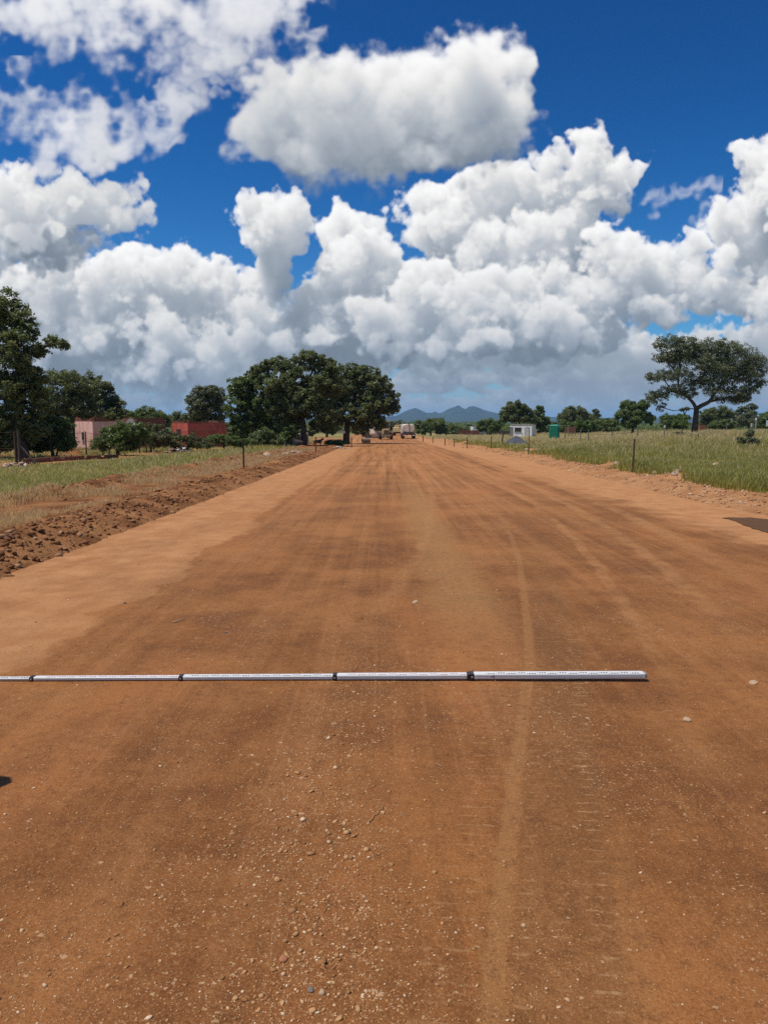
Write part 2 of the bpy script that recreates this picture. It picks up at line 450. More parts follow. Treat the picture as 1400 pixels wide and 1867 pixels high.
def bark_mat(name='bark', col=(.085, .065, .05)):
    if name in MATS: return MATS[name]
    t = NT(name)
    n = t.noise(t.map(t.pos(), (6, 6, 1.4)), 1.6, 6, .7)
    c = t.mix(t.ramp(n, .3, .7), tuple(x * .45 for x in col), tuple(x * 1.5 for x in col))
    MATS[name] = t.bsdf(c, .95, t.bump(n, .9, .05), .1)
    return MATS[name]

# ---------------------------------------------------------------- helpers: geometry
class MB:
    """Collects vertices and faces; build() links them as ONE mesh object."""
    def __init__(s): s.v = []; s.f = []; s.mi = []; s.m = 0
    def add(s, vs, fs):
        o = len(s.v); s.v += [tuple(v) for v in vs]
        for f in fs: s.f.append(tuple(i + o for i in f)); s.mi.append(s.m)
    def box(s, c, d, rz=0., rx=0., ry=0., bev=0.):
        c = Vector(c); M = Matrix.Rotation(rz, 3, 'Z') @ Matrix.Rotation(ry, 3, 'Y') @ Matrix.Rotation(rx, 3, 'X')
        h = Vector(d) * .5
        if bev <= 0:
            vs = [c + M @ Vector((x * h.x, y * h.y, z * h.z)) for x in (-1, 1) for y in (-1, 1) for z in (-1, 1)]
            s.add(vs, [(0, 1, 3, 2), (4, 6, 7, 5), (0, 4, 5, 1), (2, 3, 7, 6), (0, 2, 6, 4), (1, 5, 7, 3)])
        else:
            bm = bmesh.new(); bmesh.ops.create_cube(bm, size=1)
            for v in bm.verts: v.co = Vector((v.co.x * d[0], v.co.y * d[1], v.co.z * d[2]))
            bmesh.ops.bevel(bm, geom=bm.edges[:], offset=bev, segments=2, affect='EDGES', profile=.6)
            bm.verts.index_update()
            s.add([c + M @ v.co for v in bm.verts], [tuple(v.index for v in f.verts) for f in bm.faces]); bm.free()
    def tube(s, pts, radii, n=8, cap=True):
        pts = [Vector(p) for p in pts]
        if isinstance(radii, (int, float)): radii = [radii] * len(pts)
        rings = []
        up = Vector((.13, .31, .94))
        for i, p in enumerate(pts):
            d = (pts[min(i + 1, len(pts) - 1)] - pts[max(i - 1, 0)])
            if d.length < 1e-9: d = Vector((0, 0, 1))
            d.normalize()
            a = d.cross(up)
            if a.length < .05: a = d.cross(Vector((1, 0, 0)))
            a.normalize(); b = d.cross(a)
            rings.append([p + (a * math.cos(2 * math.pi * k / n) + b * math.sin(2 * math.pi * k / n)) * radii[i] for k in range(n)])
        vs = [v for r in rings for v in r]; fs = []
        for i in range(len(pts) - 1):
            for k in range(n):
                fs.append((i * n + k, i * n + (k + 1) % n, (i + 1) * n + (k + 1) % n, (i + 1) * n + k))
        if cap: fs.append(tuple(range(n))[::-1]); fs.append(tuple(range((len(pts) - 1) * n, len(pts) * n)))
        s.add(vs, fs)
    def prism(s, prof, axis, a, b):
        """Extrude a 2-D outline along 'x', 'y' or 'z' from a to b."""
        def P(p, q):
            return {'x': (q, p[0], p[1]), 'y': (p[0], q, p[1]), 'z': (p[0], p[1], q)}[axis]
        n = len(prof)
        vs = [P(p, a) for p in prof] + [P(p, b) for p in prof]
        fs = [(i, (i + 1) % n, n + (i + 1) % n, n + i) for i in range(n)] + [tuple(range(n))[::-1], tuple(range(n, 2 * n))]
        s.add(vs, fs)
    def build(s, name, mats, parent=None, smooth=False, loc=None):
        me = bpy.data.meshes.new(name)
        me.from_pydata(s.v, [], s.f); me.update()
        mats = mats if isinstance(mats, (list, tuple)) else [mats]
        for m in mats: me.materials.append(m)
        if len(mats) > 1: me.polygons.foreach_set('material_index', s.mi)
        bm = bmesh.new(); bm.from_mesh(me); bmesh.ops.recalc_face_normals(bm, faces=bm.faces[:]); bm.to_mesh(me); bm.free()
        if smooth: me.polygons.foreach_set('use_smooth', [True] * len(me.polygons))
        o = bpy.data.objects.new(name, me); COL.objects.link(o)
        if parent is not None: o.parent = parent
        if loc is not None: o.location = loc
        return o

def np_mesh(name, verts, faces, mat, parent=None, tint=None, smooth=False):
    """Fast mesh from arrays: verts (n,3), faces (m,k) of equal size k."""
    me = bpy.data.meshes.new(name)
    verts = np.asarray(verts, np.float32); faces = np.asarray(faces, np.int32)
    m, k = faces.shape
    me.vertices.add(len(verts)); me.vertices.foreach_set('co', verts.ravel())
    me.loops.add(m * k); me.loops.foreach_set('vertex_index', faces.ravel())
    me.polygons.add(m); me.polygons.foreach_set('loop_start', np.arange(m, dtype=np.int32) * k)
    if smooth: me.polygons.foreach_set('use_smooth', np.ones(m, bool))
    me.update(calc_edges=True)
    if tint is not None:
        a = me.attributes.new('tint', 'FLOAT', 'POINT'); a.data.foreach_set('value', np.asarray(tint, np.float32))
    me.materials.append(mat)
    o = bpy.data.objects.new(name, me); COL.objects.link(o)
    if parent is not None: o.parent = parent
    return o

def tag(o, label=None, cat=None, group=None, kind=None):
    if label: o['label'] = label
    if cat: o['category'] = cat
    if group: o['group'] = group
    if kind: o['kind'] = kind
    return o
def thing(name, label, cat, loc=(0, 0, 0), rz=0., group=None):
    o = bpy.data.objects.new(name, None); COL.objects.link(o)
    o.empty_display_size = .3
    o.location = loc; o.rotation_euler = (0, 0, rz)
    return tag(o, label, cat, group)
def copy_tree(o, parent=None):
    c = o.copy(); COL.objects.link(c)
    if parent is not None: c.parent = parent
    for ch in list(o.children): copy_tree(ch, c)
    return c

# value noise for geometry
_NT = RNG.random((256, 256)).astype(np.float32)
def vnoise(x, y):
    x = np.asarray(x, float); y = np.asarray(y, float)
    xi = np.floor(x).astype(int); yi = np.floor(y).astype(int)
    fx = x - xi; fy = y - yi
    fx = fx * fx * (3 - 2 * fx); fy = fy * fy * (3 - 2 * fy)
    g = lambda a, b: _NT[a % 256, b % 256]
    return (g(xi, yi) * (1 - fx) + g(xi + 1, yi) * fx) * (1 - fy) + (g(xi, yi + 1) * (1 - fx) + g(xi + 1, yi + 1) * fx) * fy
def fbm(x, y, o=4, g=.5):
    t = 0; a = 1; s = 0
    for i in range(o):
        t = t + a * vnoise(x * 2.03 ** i + 17 * i, y * 2.03 ** i + 31 * i); s += a; a *= g
    return t / s
def sstep(x, a, b):
    t = np.clip((np.asarray(x, float) - a) / (b - a), 0, 1); return t * t * (3 - 2 * t)

# ---------------------------------------------------------------- terrain
def base_z(Y):
    Y = np.asarray(Y, float); L = 400.
    Yp = np.maximum(Y, 0)
    return -(.0035 * Yp + .013 * L * (1 - np.exp(-Yp / L))) - .0165 * np.minimum(Y, 0)
_ctl = []
for (u, v, D) in ((1161, 806, 62), (1367, 815, 42), (1265, 795.5, 88), (1265, 787, 165), (1400, 787, 150), (1010, 803, 125), (945, 795.5, 158), (1100, 789, 175), (880, 794, 200), (1330, 791, 110)):
    p = at(u, v, D); _ctl.append((p.x, p.y, p.z - float(base_z(p.y))))
for y in (-10, 0, 12, 25, 40, 60, 80, 100, 120, 145, 180, 230):
    for x in (-5, 2, 9): _ctl.append((x, y, 0.))
for y in (5, 20, 35, 60, 90, 130): _ctl.append((-20, y, 0.)); _ctl.append((-40, y, 0.))
for y in (0, 15, 25): _ctl.append((16, y, .10))
_C = np.array(_ctl)
_S = 24.
_K = np.exp(-((_C[:, None, 0] - _C[None, :, 0]) ** 2 + (_C[:, None, 1] - _C[None, :, 1]) ** 2) / (2 * _S * _S))
_Wt = np.linalg.solve(_K + .03 * np.eye(len(_C)), _C[:, 2])
def terr(X, Y):
    X = np.asarray(X, float); Y = np.asarray(Y, float)
    z = base_z(Y)
    sh = np.broadcast(X, Y).shape
    r = np.zeros(sh)
    for (cx, cy, _), w in zip(_C, _Wt):
        r = r + w * np.exp(-((X - cx) ** 2 + (Y - cy) ** 2) / (2 * _S * _S))
    far = np.clip((Y - 350) / 1500., 0, 1)
    return z + r + far * 9. * (fbm(X / 900. + 7, Y / 900. + 3, 3) - .5)
def tz(x, y): return float(terr(x, y))
def gp(u, v, zf=None):
    """Point of the terrain (or of another surface) seen at a measured image position."""
    tz = (lambda x, y: float(zf(x, y))) if zf else (lambda x, y: float(terr(x, y)))
    dx, dz = ray(u, v)
    lo, hi = 1., 2000.
    D = 1.
    f = lambda d: CAM_H + dz * d - tz(dx * d, d)
    d = 1.5
    while d < 2500 and f(d) > 0: d *= 1.03
    lo, hi = d / 1.03, d
    for _ in range(30):
        m = .5 * (lo + hi)
        if f(m) > 0: lo = m
        else: hi = m
    return Vector((dx * hi, hi, tz(dx * hi, hi)))
def gd(u, D):
    """Point of the terrain under image column u at distance D."""
    x = (u - 700) / F_PX / CP * D * 1.0
    x = ray(u, 790)[0] * D
    return Vector((x, D, tz(x, D)))
# ---------------------------------------------------------------- ground materials
def ground_material():
    t = NT('field_ground'); p = t.pos(); x, y, z = t.sep(p)
    n1 = t.noise(p, .12, 5, .6); n2 = t.noise(p, .9, 5, .65); n3 = t.noise(p, 7., 5, .7)
    grass = t.mix(t.ramp(n2, .35, .65), (.17, .155, .045), (.30, .24, .085))
    grass = t.mix(t.ramp(n1, .42, .62), grass, (.36, .28, .12))
    grass = t.mix(t.math('MULTIPLY', t.ramp(n3, .45, .7), .6), grass, (.07, .08, .025))
    soil = t.mix(n3, (.27, .115, .05), (.42, .20, .09))
    # bare earth on the left: the track in front of the fence and the yard behind it
    xl = t.math('ADD', x, t.math('MULTIPLY_ADD', n2, 5., -2.5))
    trk = t.math('ADD', x, t.math('MULTIPLY_ADD', y, -.10, 22.2))       # ~0 along the track
    trk = t.math('ABSOLUTE', t.math('ADD', trk, t.math('MULTIPLY_ADD', n2, 3.2, -1.6)))
    m_trk = t.math('MULTIPLY', t.ramp(trk, 2.6, 1.2), t.ramp(x, -13, -15.5))
    m_trk = t.math('MULTIPLY', m_trk, t.ramp(y, 75, 60))
    yard = t.math('MULTIPLY', t.math('MULTIPLY', t.ramp(xl, -18.5, -23), t.math('MULTIPLY', t.ramp(y, 32, 42), t.ramp(y, 95, 75))), t.ramp(n2, .38, .55))
    ex, ey = t.math('ADD', x, 10.5), t.math('ADD', y, -96.)
    side = t.math('MULTIPLY', t.ramp(t.math('ABSOLUTE', t.math('ADD', t.math('ADD', x, t.math('MULTIPLY', ey, .06)), t.math('MULTIPLY_ADD', n2, 2., 8.))), 2.6, 1.2), t.math('MULTIPLY', t.ramp(y, 80, 88), t.ramp(y, 190, 150)))
    verge = t.math('MULTIPLY', t.ramp(t.math('ADD', x, t.math('MULTIPLY_ADD', n2, 3., -1.5)), -8.6, -7.4), t.ramp(t.math('ADD', x, t.math('MULTIPLY_ADD', n2, 1.2, -.6)), 9.9, 9.2))
    far_v = t.math('MULTIPLY', t.math('MULTIPLY', t.ramp(t.math('ADD', x, t.math('MULTIPLY_ADD', n2, 4., -2.)), -10., -7.6), t.ramp(x, 0, -1)), t.ramp(y, 50, 60))
    m = t.math('MAXIMUM', t.math('MAXIMUM', m_trk, yard), t.math('MAXIMUM', t.math('MAXIMUM', side, verge), far_v))
    c = t.mix(m, grass, soil)
    wood = t.math('MULTIPLY', t.ramp(y, 230, 330), .9)
    c = t.mix(wood, c, t.mix(t.noise(p, .012, 5, .6), (.030, .050, .022), (.085, .090, .038)))
    nb = t.bump(n3, .5, .06)
    return t.bsdf(c, .95, nb, .05)

def road_material():
    t = NT('road_gravel'); p = t.pos(); x, y, z = t.sep(p)
    nA = t.noise(p, .55, 5, .62)                       # metre-scale patches
    nB = t.noise(p, 2.6, 5, .62)
    nC = t.noise(p, 16., 5, .68)
    nD = t.noise(p, 95., 4, .75)
    st1 = t.noise(t.map(p, (2.3, .055, 1)), 1., 5, .6)   # wheel-path streaks along the road
    st2 = t.noise(t.map(p, (6.5, .14, 1), (3, 7, 0)), 1., 4, .6)
    # curved tyre track: its centre line as a function of the distance
    cy = t.curve(t.math('DIVIDE', y, 60., clamp=True), [(0, -.06), (.035, .345), (.0745, .885), (.084, 1.02), (.122, 1.41), (.178, 1.90), (.265, 2.40), (.367, 2.75), (.6, 3.3), (1, 3.8)], -1., 4.)
    sx = t.math('SUBTRACT', x, cy)
    # ---- colours
    moist = t.mix(t.ramp(nB, .3, .7), (.158, .0535, .0130), (.245, .086, .0205))
    moist = t.mix(t.math('MULTIPLY', t.ramp(nA, .42, .66), .80), moist, (.345, .130, .032))
    dry = t.mix(t.ramp(nB, .3, .7), (.415, .175, .062), (.53, .255, .102))
    red = (.40, .145, .042)
    edge = t.math('MULTIPLY_ADD', nA, 1.7, -.85)
    edge = t.math('ADD', edge, t.math('MULTIPLY_ADD', nB, .5, -.25))
    xe = t.math('ADD', x, edge)
    dl = t.math('MULTIPLY', t.math('ADD', t.math('MULTIPLY', t.ramp(xe, -2.36, -2.52), .80), t.math('MULTIPLY', t.ramp(xe, -2.3, -3.5), .20)), t.math('MULTIPLY_ADD', t.ramp(t.noise(t.map(p, (1.6, .5, 1), (4, 4, 0)), 1.2, 5, .65), .62, .40), .35, .65))
    dr = t.math('MULTIPLY', t.ramp(t.math('ADD', x, t.math('MULTIPLY', edge, 1.2)), 5.1, 6.0), t.ramp(y, 4, 9))
    # drying streaks grow with the distance from the freshly watered near stretch
    far = t.ramp(y, 5., 34.)
    stv = t.math('ADD', t.math('MULTIPLY', st1, .65), t.math('MULTIPLY', st2, .35))
    stv = t.math('ADD', stv, t.math('MULTIPLY_ADD', nA, .22, -.11))
    d_st = t.math('MULTIPLY', t.ramp(stv, .46, .61), t.math('MULTIPLY_ADD', far, .75, .22))
    dark_st = t.math('MULTIPLY', t.ramp(stv, .46, .36), t.math('MULTIPLY_ADD', far, .35, .42))
    c = t.mix(t.math('MULTIPLY', far, .55), moist, (.39, .158, .045))
    c = t.mix(d_st, c, t.mix(.35, dry, red))
    c = t.mix(dark_st, c, (.140, .052, .0140))
    # reddish crust showing through
    c = t.mix(t.math('MULTIPLY', t.ramp(t.noise(t.map(p, (.8, .22, 1), (11, 3, 0)), 1., 5, .6), .50, .68), .55), c, red)
    # broad dusty band left of the track, and the smooth stripes between the tread blocks
    band = t.math('MULTIPLY', t.ramp(t.math('ABSOLUTE', t.math('ADD', t.math('SUBTRACT', x, .78), t.math('MULTIPLY_ADD', nA, .5, -.25))), .52, .12), t.math('MULTIPLY', t.ramp(y, 4.6, 7.5), t.ramp(y, 30, 14)))
    c = t.mix(t.math('MULTIPLY', band, .62), c, (.36, .180, .058))
    wob = t.math('MULTIPLY_ADD', nC, .05, -.025)
    wob2 = t.math('MULTIPLY_ADD', nB, .05, -.025)
    sw = t.math('ADD', t.math('ADD', sx, wob), wob2)
    s1 = t.math('MULTIPLY', t.ramp(t.math('ABSOLUTE', sw), .058, .020), t.ramp(y, 24, 4))
    s2 = t.math('MULTIPLY', t.ramp(t.math('ABSOLUTE', t.math('SUBTRACT', sw, .44)), .07, .03), t.ramp(y, 4.2, 2.2))
    stripes = t.math('MAXIMUM', s1, t.math('MULTIPLY', s2, .45))
    c = t.mix(t.math('MULTIPLY', stripes, .62), c, (.345, .156, .050))
    inb = t.math('MULTIPLY', t.ramp(sw, .03, .07), t.ramp(sw, .42, .38))
    inb2 = t.math('MULTIPLY', t.ramp(sw, -.30, -.12), t.ramp(sw, -.03, -.06))
    lug = t.math('SINE', t.math('ADD', t.math('MULTIPLY', y, 84.), t.math('ADD', t.math('MULTIPLY', sx, 7.), t.math('MULTIPLY', nB, 4.))))
    lug = t.ramp(t.math('ADD', lug, t.math('MULTIPLY_ADD', nC, 1.3, -.65)), .78, 1.05)
    def col_(a0, a1):
        return t.math('MULTIPLY', t.ramp(t.math('ADD', sw, t.math('MULTIPLY_ADD', nC, .05, -.025)), a0, a0 + .02), t.ramp(t.math('ADD', sw, t.math('MULTIPLY_ADD', nC, .05, -.025)), a1, a1 - .02))
    brk = t.ramp(t.noise(p, 9., 3), .38, .52)
    zone = t.math('MAXIMUM', t.math('MAXIMUM', col_(.29, .40), t.math('MULTIPLY', col_(.055, .13), .6)), t.math('MAXIMUM', t.math('MULTIPLY', col_(-.24, -.06), .55), t.math('MULTIPLY', col_(.18, .25), .35)))
    tread = t.math('MULTIPLY', t.math('MULTIPLY', lug, zone), t.math('MULTIPLY', t.ramp(y, 12., 3.), t.math('MULTIPLY_ADD', brk, .8, .2)))
    c = t.mix(t.math('MULTIPLY', inb, t.math('MULTIPLY', t.ramp(y, 14, 4), .5)), c, (.20, .086, .026))
    c = t.mix(t.math('MULTIPLY', tread, .62), c, (.48, .26, .11))
    # older, fainter wheel tracks that swing the same way
    for (o_, w_, k_, y0_, y1_) in ((.95, .10, .40, 4.5, 8.), (1.75, .16, .42, 5.5, 10.), (2.55, .22, .45, 8., 13.), (-1.35, .13, .26, 5., 9.)):
        d_ = t.math('ABSOLUTE', t.math('ADD', t.math('SUBTRACT', sx, o_), t.math('ADD', t.math('MULTIPLY_ADD', nA, .36, -.18), wob)))
        m_ = t.math('MULTIPLY', t.ramp(d_, w_, w_ * .3), t.math('MULTIPLY', t.math('MULTIPLY', t.ramp(y, y0_ - 2.2, y1_), t.ramp(y, 42, 20)), t.math('MULTIPLY_ADD', t.ramp(nB, .38, .62), .6, .4)))
        c = t.mix(t.math('MULTIPLY', m_, k_ * 1.5), c, (.43, .195, .070))
    # grader lines and crust texture at hand size
    st3 = t.noise(t.map(p, (26., .35, 1), (1, 5, 0)), 1., 3, .6)
    c = t.mix(t.math('MULTIPLY', t.ramp(st3, .52, .72), .22), c, (.42, .19, .065))
    c = t.mix(t.math('MULTIPLY', t.ramp(nC, .50, .30), .45), c, (.115, .044, .013))
    c = t.mix(t.math('MULTIPLY', t.ramp(nC, .52, .72), .34), c, (.40, .18, .058))
    # dry shoulders
    c = t.mix(dl, c, dry); c = t.mix(dr, c, dry)
    # fine grit and light flakes pressed into the crust
    nE = t.noise(p, 210., 2, .8)
    nF = t.noise(t.map(p, (1, 1, 1), (5, 9, 0)), 34., 5, .75)
    c = t.mix(t.math('MULTIPLY', t.ramp(nD, .50, .72), .58), c, (.52, .26, .10))
    c = t.mix(t.math('MULTIPLY', t.ramp(nD, .48, .28), .62), c, (.070, .028, .010))
    c = t.mix(t.math('MULTIPLY', t.ramp(nE, .55, .80), .40), c, (.56, .31, .14))
    c = t.mix(t.math('MULTIPLY', t.ramp(nE, .45, .22), .45), c, (.08, .032, .011))
    grav = t.math('MULTIPLY', t.ramp(t.math('ABSOLUTE', t.math('ADD', t.math('ADD', x, .22), t.math('MULTIPLY_ADD', nA, .8, -.4))), .55, .10), t.ramp(y, 9, 4))
    patch = t.ramp(t.noise(t.map(p, (1, .5, 1), (2, 2, 0)), 1.1, 5, .65), .47, .70)
    dens = t.math('ADD', t.math('MULTIPLY', patch, .26), t.math('MULTIPLY_ADD', grav, .14, .015))
    wv = t.N.new('ShaderNodeVectorMath'); wv.operation = 'ADD'
    wn = t.N.new('ShaderNodeTexNoise'); wn.inputs['Scale'].default_value = 70.; wn.inputs['Detail'].default_value = 3; t.L.new(p, wn.inputs['Vector'])
    ws = t.N.new('ShaderNodeVectorMath'); ws.operation = 'SCALE'; ws.inputs['Scale'].default_value = .022
    t.L.new(wn.outputs['Color'], ws.inputs[0]); t.L.new(p, wv.inputs[0]); t.L.new(ws.outputs[0], wv.inputs[1])
    pw = wv.outputs[0]
    def specks(scale, share, rad, warp):
        v = t.vor(t.map(pw, (1, warp, .001)), scale)
        cs = t.sep(v['Color'])
        pick = t.math('LESS_THAN', cs[0], t.math('MULTIPLY', dens, share))
        rr_ = t.math('MULTIPLY', t.math('MULTIPLY_ADD', cs[1], .75, .25), rad)
        return t.math('MULTIPLY', pick, t.ramp(t.math('SUBTRACT', rr_, t.math('ADD', v['Distance'], t.math('MULTIPLY_ADD', nD, .5, -.25))), 0., .10))
    k1 = specks(120., 1.7, .55, .9); k2 = specks(58., .85, .52, 1.2); k3 = specks(26., .30, .42, 1.5)
    flake = t.math('MULTIPLY', t.ramp(nF, .64, .74), t.math('MULTIPLY', patch, .75))
    sp = t.math('MAXIMUM', t.math('MAXIMUM', k1, k2), t.math('MAXIMUM', k3, flake))
    c = t.mix(t.math('MULTIPLY', sp, .72), c, t.mix(nC, (.46, .235, .095), (.66, .43, .235)))
    # ---- relief
    h = t.math('ADD', t.math('MULTIPLY', nD, .0075), t.math('ADD', t.math('MULTIPLY', nC, .012), t.math('MULTIPLY', nE, .003)))
    h = t.math('ADD', h, t.math('MULTIPLY', sp, .004))
    h = t.math('ADD', h, t.math('MULTIPLY', tread, .004))
    h = t.math('SUBTRACT', h, t.math('MULTIPLY', nC, t.math('MULTIPLY', stripes, .008)))
    nb = t.bump(h, .85, 1.)
    return t.bsdf(c, t.math('MULTIPLY_ADD', d_st, .12, .82), nb, .18)

def soil_material(name, a, b, c_, pale):
    t = NT(name); p = t.pos()
    n1 = t.noise(p, 1.1, 5, .6); n2 = t.noise(p, 9., 6, .7); n3 = t.noise(p, 55., 4, .7)
    c = t.mix(t.ramp(n1, .35, .65), a, b)
    c = t.mix(t.math('MULTIPLY', t.ramp(n2, .5, .7), .6), c, c_)
    v = t.vor(p, 22.)
    k = t.math('MULTIPLY', t.math('LESS_THAN', t.sep(v['Color'])[0], .12), t.ramp(v['Distance'], .38, .2))
    c = t.mix(t.math('MULTIPLY', k, .8), c, pale)
    h = t.math('ADD', t.math('MULTIPLY', n2, .05), t.math('MULTIPLY', n3, .015))
    return t.bsdf(c, .95, t.bump(h, .9, 1.), .05)

# ---------------------------------------------------------------- ground sheets
def grid_sheet(name, xs, ys, zfun, mat, smooth=True):
    X, Y = np.meshgrid(xs, ys); Z = zfun(X, Y)
    nx, ny = len(xs), len(ys)
    i = np.arange(ny - 1)[:, None] * nx + np.arange(nx - 1)[None, :]
    F = np.stack([i, i + 1, i + nx + 1, i + nx], -1).reshape(-1, 4)
    return np_mesh(name, np.stack([X, Y, Z], -1).reshape(-1, 3), F, mat, smooth=smooth)

def spread(lo, fine_lo, fine_hi, hi, d, growth=1.16):
    a = list(np.arange(fine_lo, fine_hi + 1e-6, d))
    s = d; x = fine_hi
    while x < hi: s *= growth; x += s; a.append(min(x, hi))
    s = d; x = fine_lo; b = []
    while x > lo: s *= growth; x -= s; b.append(max(x, lo))
    return np.array(b[::-1] + a)

gx = spread(-9000, -50, 60, 9000, 1.0); gy = spread(-80, -8, 240, 12000, 1.5, 1.12)
ground = grid_sheet('ground', gx, gy, terr, ground_material())
tag(ground, 'grassy field ground with bare red earth patches', 'ground', kind='structure')

ROAD_L, ROAD_R = -4.6, 8.0
def road_z(X, Y):
    crown = .03 * (1 - ((X - 1.7) / 6.4) ** 2)
    rut = .012 * (fbm(X * 1.4, Y * .06 + 5, 3) - .5) + .010 * (fbm(X * .8 + 3, Y * .5, 3) - .5)
    return terr(X, Y) + .012 + crown + rut + .008
rx = np.arange(ROAD_L, ROAD_R + .01, .10); ry = spread(-8, -8, 40, 330, .16, 1.03)
road = grid_sheet('road', rx, ry, road_z, road_material())
tag(road, 'wide graded gravel road of red brown earth', 'road', kind='structure')

# ---------------------------------------------------------------- earth banks beside the road
M_BANK_L = soil_material('bank_soil_brown', (.165, .066, .025), (.36, .165, .066), (.120, .048, .018), (.45, .28, .15))
M_BANK_R = soil_material('bank_soil_orange', (.36, .165, .068), (.46, .235, .105), (.31, .125, .05), (.62, .46, .32))
def lumps(X, Y, s):
    """Clods: sharp-crested cell-like bumps."""
    a = fbm(X * 2.2 * s, Y * 2.2 * s, 3); b = fbm(X * 6.5 * s + 9, Y * 6.5 * s, 3); c = fbm(X * 15 * s, Y * 15 * s + 4, 2)
    return .5 * a + .35 * np.abs(b - .5) * 2 + .25 * np.abs(c - .5) * 2

def left_bank_z(X, Y):
    w = .35 * (fbm(Y * .35, Y * 0 + 2.2, 3) - .5)
    xx = X + w
    far = sstep(Y, 45, 70)
    m1 = np.exp(-((xx + 5.35) / .62) ** 2) * (.18 + .20 * (fbm(Y * .5, Y * 0 + 8, 3) - .5)) * (1 - .45 * far)
    m2 = np.exp(-((xx + 8.55) / .42) ** 2) * (.17 + .34 * (fbm(Y * .8, Y * 0 + 1, 3) - .5)) * (1 - .5 * far)
    flat = .055 * sstep(xx, -9.2, -8.6) * sstep(-xx, 4.25, 4.8)
    amp = (.12 * np.exp(-((xx + 5.3) / .75) ** 2) + .11 * np.exp(-((xx + 8.5) / .6) ** 2) + .05)
    l = (lumps(X, Y, 1.) - .42) * amp
    edge = sstep(X, -9.5, -9.0) * sstep(-X, 4.05, 4.5)
    end = sstep(Y, -3, 0) * sstep(-Y, -150, -120)
    return terr(X, Y) - .06 + (m1 + m2 + flat + l + .075) * edge * end
bank_l = grid_sheet('earth_bank', np.arange(-9.6, -3.95, .055), spread(-3, 5, 40, 150, .075, 1.012), left_bank_z, M_BANK_L, smooth=False)
tag(bank_l, 'rough brown soil bank graded up along the left road edge', 'earth bank', kind='structure')

def right_bank_z(X, Y):
    w = .4 * (fbm(Y * .3 + 40, Y * 0 + 2.2, 3) - .5)
    xx = X + w
    m1 = sstep(xx, 7.3, 8.6) * (.20 + .16 * (fbm(Y * .4, Y * 0 + 3, 3) - .5)) * sstep(-xx, -10.3, -9.2)
    m2 = np.exp(-((xx - 9.75) / .42) ** 2) * (.16 + .34 * (fbm(Y * .55, Y * 0 + 21, 3) - .45))
    l = (lumps(X, Y, 1.1) - .42) * (.075 * sstep(xx, 7.4, 8.2) + .08 * np.exp(-((xx - 9.8) / .5) ** 2))
    edge = sstep(X, 7.15, 7.7) * sstep(-X, -10.6, -9.9)
    end = sstep(Y, 0, 4) * sstep(-Y, -150, -120)
    return terr(X, Y) - .06 + (m1 + m2 + l + .075) * edge * end
bank_r = grid_sheet('earth_bank', np.arange(7.1, 10.7, .055), spread(0, 8, 40, 150, .075, 1.012), right_bank_z, M_BANK_R, smooth=False)
tag(bank_r, 'dry orange soil bank sloping up along the right road edge', 'earth bank', kind='structure')

# puddle of wet earth at the right shoulder
def puddle():
    t = NT('wet_mud'); n = t.noise(t.pos(), 4., 4)
    m = t.bsdf(t.mix(n, (.085, .038, .014), (.15, .070, .026)), t.math('MULTIPLY_ADD', n, .25, .55), t.bump(t.noise(t.pos(), 30., 3), .3, .02), .15)
    out_ = [(1316, 945), (1330, 943.5), (1348, 944.5), (1366, 944), (1384, 946.5), (1400, 948), (1425, 949), (1452, 953), (1476, 962), (1470, 978), (1444, 983), (1415, 976), (1400, 972), (1384, 968), (1368, 963), (1352, 957), (1338, 950), (1326, 947.5)]
    P_ = []
    for i in range(len(out_)):
        p, q = gp(*out_[i], road_z), gp(*out_[(i + 1) % len(out_)], road_z)
        for k in range(6):
            w_ = p.lerp(q, k / 6); e = .10 * (float(fbm(w_.x * 5, w_.y * 5, 3)) - .5)
            P_.append((w_.x + e, w_.y + e * 1.2))
    cx = sum(p[0] for p in P_) / len(P_); cyy = sum(p[1] for p in P_) / len(P_)
    N = len(P_); ring = [(cx + (p[0] - cx) * f, cyy + (p[1] - cyy) * f) for f in (1., .66, .33) for p in P_] + [(cx, cyy)]
    b = MB(); b.add([(x_, y_, float(road_z(x_, y_)) + .010) for x_, y_ in ring],
                    [(r * N + k, r * N + (k + 1) % N, (r + 1) * N + (k + 1) % N, (r + 1) * N + k) for r in range(2) for k in range(N)] + [(2 * N + k, 2 * N + (k + 1) % N, 3 * N) for k in range(N)])
    o = b.build('puddle', m)
    tag(o, 'dark wet puddle on the right road shoulder below the soil bank', 'puddle', kind='structure')
puddle()

